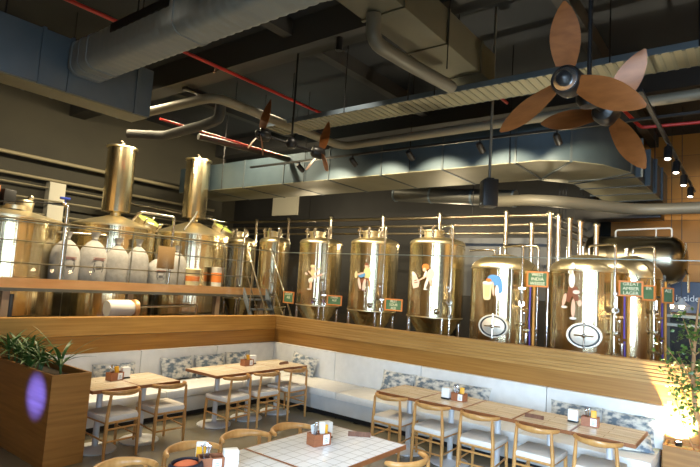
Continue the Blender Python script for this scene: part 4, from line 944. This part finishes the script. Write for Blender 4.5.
# ------------------------------------------------------------------ speaker, spots, tracks
t = thing('loudspeaker', 'black loudspeaker hanging on a rod above the tanks', 'speaker', (-.85, -4.62, 3.39), -.9)
MB().box((0, 0, 0), (.19, .22, .36), 0, .012).build('cabinet', BLACK, t); MB().box((-.098, 0, .0), (.006, .19, .33), 0, .002).build('grille', BLACKM, t)
MB().box((-.102, 0, -.14), (.003, .03, .02)).build('badge', PAPER, t, False); MB().tube([(0, 0, .18), (0, 0, 2.59)], .018, 10).build('drop_rod', GREYPIPE, t); MB().box((0, 0, .19), (.1, .1, .03)).build('bracket', BLACKM, t)
def spot_light(x, y, z, tilt, az, label, grp, lens=True):
    t = thing('track_spotlight', label, 'spotlight', (x, y, z), az, grp)
    MB().tube([(0, 0, 0), (0, 0, -.07)], .014, 8).build('stem', BLACKM, t)
    d = Vector((math.sin(tilt), 0, -math.cos(tilt))); p = Vector((0, 0, -.08))
    MB().lathe([(.03, -.05), (.045, -.03), (.045, .12), (.036, .125), (.034, .10), (.001, .10)], p, 18, axis=d).build('head', BLACKM, t)
    MB().lathe([(.034, .112), (.001, .116)], p, 18, axis=d).build('lens', SPOTF, t)
    return t, Vector((x, y, z)) + Matrix.Rotation(az, 3, 'Z') @ (p + d * .14), Matrix.Rotation(az, 3, 'Z') @ d
def lamp(kind, name, loc_, energy, col, size=.1, d=None, spot=None, blend=.5, sy=None):
    l = bpy.data.lights.new(name, kind); l.energy = energy; l.color = col
    if kind == 'AREA':
        l.size = size
        if sy: l.shape = 'RECTANGLE'; l.size_y = sy
    else: l.shadow_soft_size = size
    if kind == 'SPOT': l.spot_size = spot; l.spot_blend = blend
    o = bpy.data.objects.new(name, l); COL.objects.link(o); o.location = loc_
    if d is not None: o.rotation_euler = Vector(d).to_track_quat('-Z', 'Y').to_euler()
    return o
WARM = (1, .82, .52); WARM2 = (1, .87, .66); COOL = (.58, .78, 1.0)
tag(MB().b2((-.62, -7.6, 4.21), (-.58, .4, 4.24)).build('light_track', BLACK), 'long black lighting track in front of the big rectangular duct', 'light track')
for k, (y, lb) in enumerate(((-2.1, 'leftmost spotlight of the track along the big duct'), (-3.2, 'second spotlight from the left on the track along the big duct'), (-4.35, 'spotlight on the track just right of the speaker rod'), (-5.4, 'rightmost spotlight of the track, beneath the big fan'), (-.9, 'spotlight at the small fan on the track along the big duct'))):
    t, p, d = spot_light(-.60, y, 4.21, 1.08, .0, lb, 'spotlights in front of the big duct')
    lamp('SPOT', 'spot_lamp', p, SPOT_E, WARM, .03, d, 1.62, .35)
tag(MB().b2((-2.2, -6.62, 3.98), (3.0, -6.58, 4.01)).build('light_track', BLACK), 'black lighting track running away at the right edge', 'light track')
for x, lb in ((-.30, 'nearest of the four lit spotlights at the right'), (.50, 'second of the four lit spotlights at the right'), (1.38, 'third of the four lit spotlights at the right'), (2.34, 'farthest of the four lit spotlights at the right')):
    t, p, d = spot_light(x, -6.60, 3.98, .32, PI, lb, 'lit spotlights at the right edge')
    lamp('SPOT', 'spot_lamp', p, SPOT_E2, WARM2, .03, d, 1.7, .5)
t = thing('ceiling_spot', 'single lit cylinder lamp hanging at the top centre', 'spotlight', (-1.9, -2.75, 5.38))
MB().lathe([(.05, -.02), (.05, .20), (.001, .2)], (0, 0, 0), 20).build('housing', BLACK, t); MB().lathe([(.044, -.012), (.001, -.012)], (0, 0, 0), 20).build('lens', SPOTF, t); MB().tube([(0, 0, .2), (0, 0, .6)], .01, 8).build('stem', BLACK, t)
lamp('SPOT', 'ceiling_spot_lamp', (-1.9, -2.75, 5.34), 160, WARM2, .05, (0, 0, -1), 1.6, .6)
# ------------------------------------------------------------------ light
# daylight entering the two big windows
lamp('AREA', 'window_daylight', (-12.45, -9.5, 2.2), DAY_W, COOL, 5.2, (1, 0, -.5), sy=3.3).data.spread = 1.5
lamp('AREA', 'window_daylight', (-8.4, -12.95, 2.2), DAY_S, COOL, 5.4, (0, 1, -.5), sy=3.3).data.spread = 1.5
# warm ceiling lamps over the seating corner; lamps added for brewhouse and walls
for p, e in (((-1.35, -4.1, 5.5), 1), ((-1.35, -5.6, 5.5), 1), ((-1.8, -1.2, 5.3), 1.1), ((-3.8, -1.2, 5.3), 1.1), ((-4.2, -4.7, 5.4), 4.0), ((-5.4, -3.4, 5.3), .8)):  # strongest one is cool, boosted to whiten the tiled tables
    lamp('SPOT', 'dining_lamp', p, e * DIN_E, (.92, .96, 1) if e > 2 else WARM2, .08, (0, 0, -1), 1.0, .8)
for k, x in enumerate((-1.26, -.77, -.29, .29)):
    t = thing('pendant_lamp', ('first', 'second', 'third', 'last')[k] + ' of four small globe lamps mirrored in the left glass screen', 'lamp', (x, -7.86, 1.93), 0, 'globe lamps mirrored in the left glass')
    MB().ball((0, 0, 0), .05, 14, 8).build('bulb', BULB, t); MB().lathe([(.03, .05), (.03, .10), (.006, .11)], (0, 0, 0), 14).build('socket', BLACKM, t); MB().tube([(0, 0, .1), (0, 0, 4.06)], .004, 6).build('cord', BLACK, t)
for x in (-3.4, -1.2, .6):  # strips added to light the vessels and streak their steel
    t = thing('added_strip_lamp', 'added warm strip lamp hung high before the brew vessels, ' + {-3.4: 'left', -1.2: 'middle', .6: 'right'}[x] + ' of three', 'lamp', (x, .9, 5.45))
    MB().b2((-.7, -.06, 0), (.7, .06, .05)).build('housing', BLACK, t); MB().tube([(-.5, 0, .05), (-.5, 0, .55)], .006, 6).tube([(.5, 0, .05), (.5, 0, .55)], .006, 6).build('cord', BLACK, t)
    lamp('AREA', 'brewery_fill', (x, .9, 5.44), BREW_E, WARM, 1.4, (0, .35, -1), sy=.12)
for p in ((3.6, 2.5, 3.2), (4.2, -1.5, 3.2), (3.8, -4.0, 3.0)): lamp('POINT', 'brewery_fill', p, BREW_E * .3, WARM, .12)  # points added as warm fill behind the tank row
for x, y in ((-11.4, -3.4), (-11.4, -.6), (-3.0, -12.0), (-.5, -12.0), (2.2, -12.0)): lamp('SPOT', 'wall_wash_fill', (x, y, 5.4), WASH_E * (1 if x < -10 else 2), WARM, .08, ((-1, 0, -1.1) if x < -10 else (0, -1, -1.1)), 1.9, .6)  # added spots that warm the walls for steel reflections and fill
lamp('SPOT', 'ochre_wall_lamp', (4.9, -7.4, 5.2), OCH_E, WARM, .1, (1, -.1, -.9), 2.0, .6)
lamp('SPOT', 'tree_uplight', (-.10, -6.70, .54), UP_E, (1, .84, .58), .04, (.35, .15, 1), 2.4, .6)
lamp('SPOT', 'violet_led', (-6.6, -1.70, .72), LED_E, (.03, .05, 1.0), .03, (1.79, .36, -.03), .30, .9)
w = bpy.data.worlds.new('dim_room'); sc.world = w; w.use_nodes = True
w.node_tree.nodes['Background'].inputs[0].default_value = (.45, .55, .8, 1); w.node_tree.nodes['Background'].inputs[1].default_value = .05

# ------------------------------------------------------------------ camera
cam = bpy.data.cameras.new('camera'); co = bpy.data.objects.new('camera', cam); COL.objects.link(co)
cam.sensor_width = 36; cam.lens = 530.5 / 700 * 36; cam.clip_start = .05
F = Vector((0.78726806, 0.60926042, 0.09492495)); R = Vector((0.60598363, -0.79293479, 0.06354736)); U = Vector((-0.11398618, -0.00749416, 0.99345407))
co.matrix_world = Matrix(((R.x, U.x, -F.x, -7.427), (R.y, U.y, -F.y, -7.4342), (R.z, U.z, -F.z, 2.0835), (0, 0, 0, 1)))
sc.camera = co
sc.view_settings.view_transform = 'Standard'; sc.view_settings.look = 'None'; sc.view_settings.exposure = 0; sc.view_settings.gamma = 1; sc.view_settings.use_curve_mapping = False
sc.cycles.use_denoising = True
sc.cycles.max_bounces = 8; sc.cycles.transparent_max_bounces = 16; sc.cycles.caustics_reflective = False; sc.cycles.caustics_refractive = False
sc.cycles.sample_clamp_indirect = 4
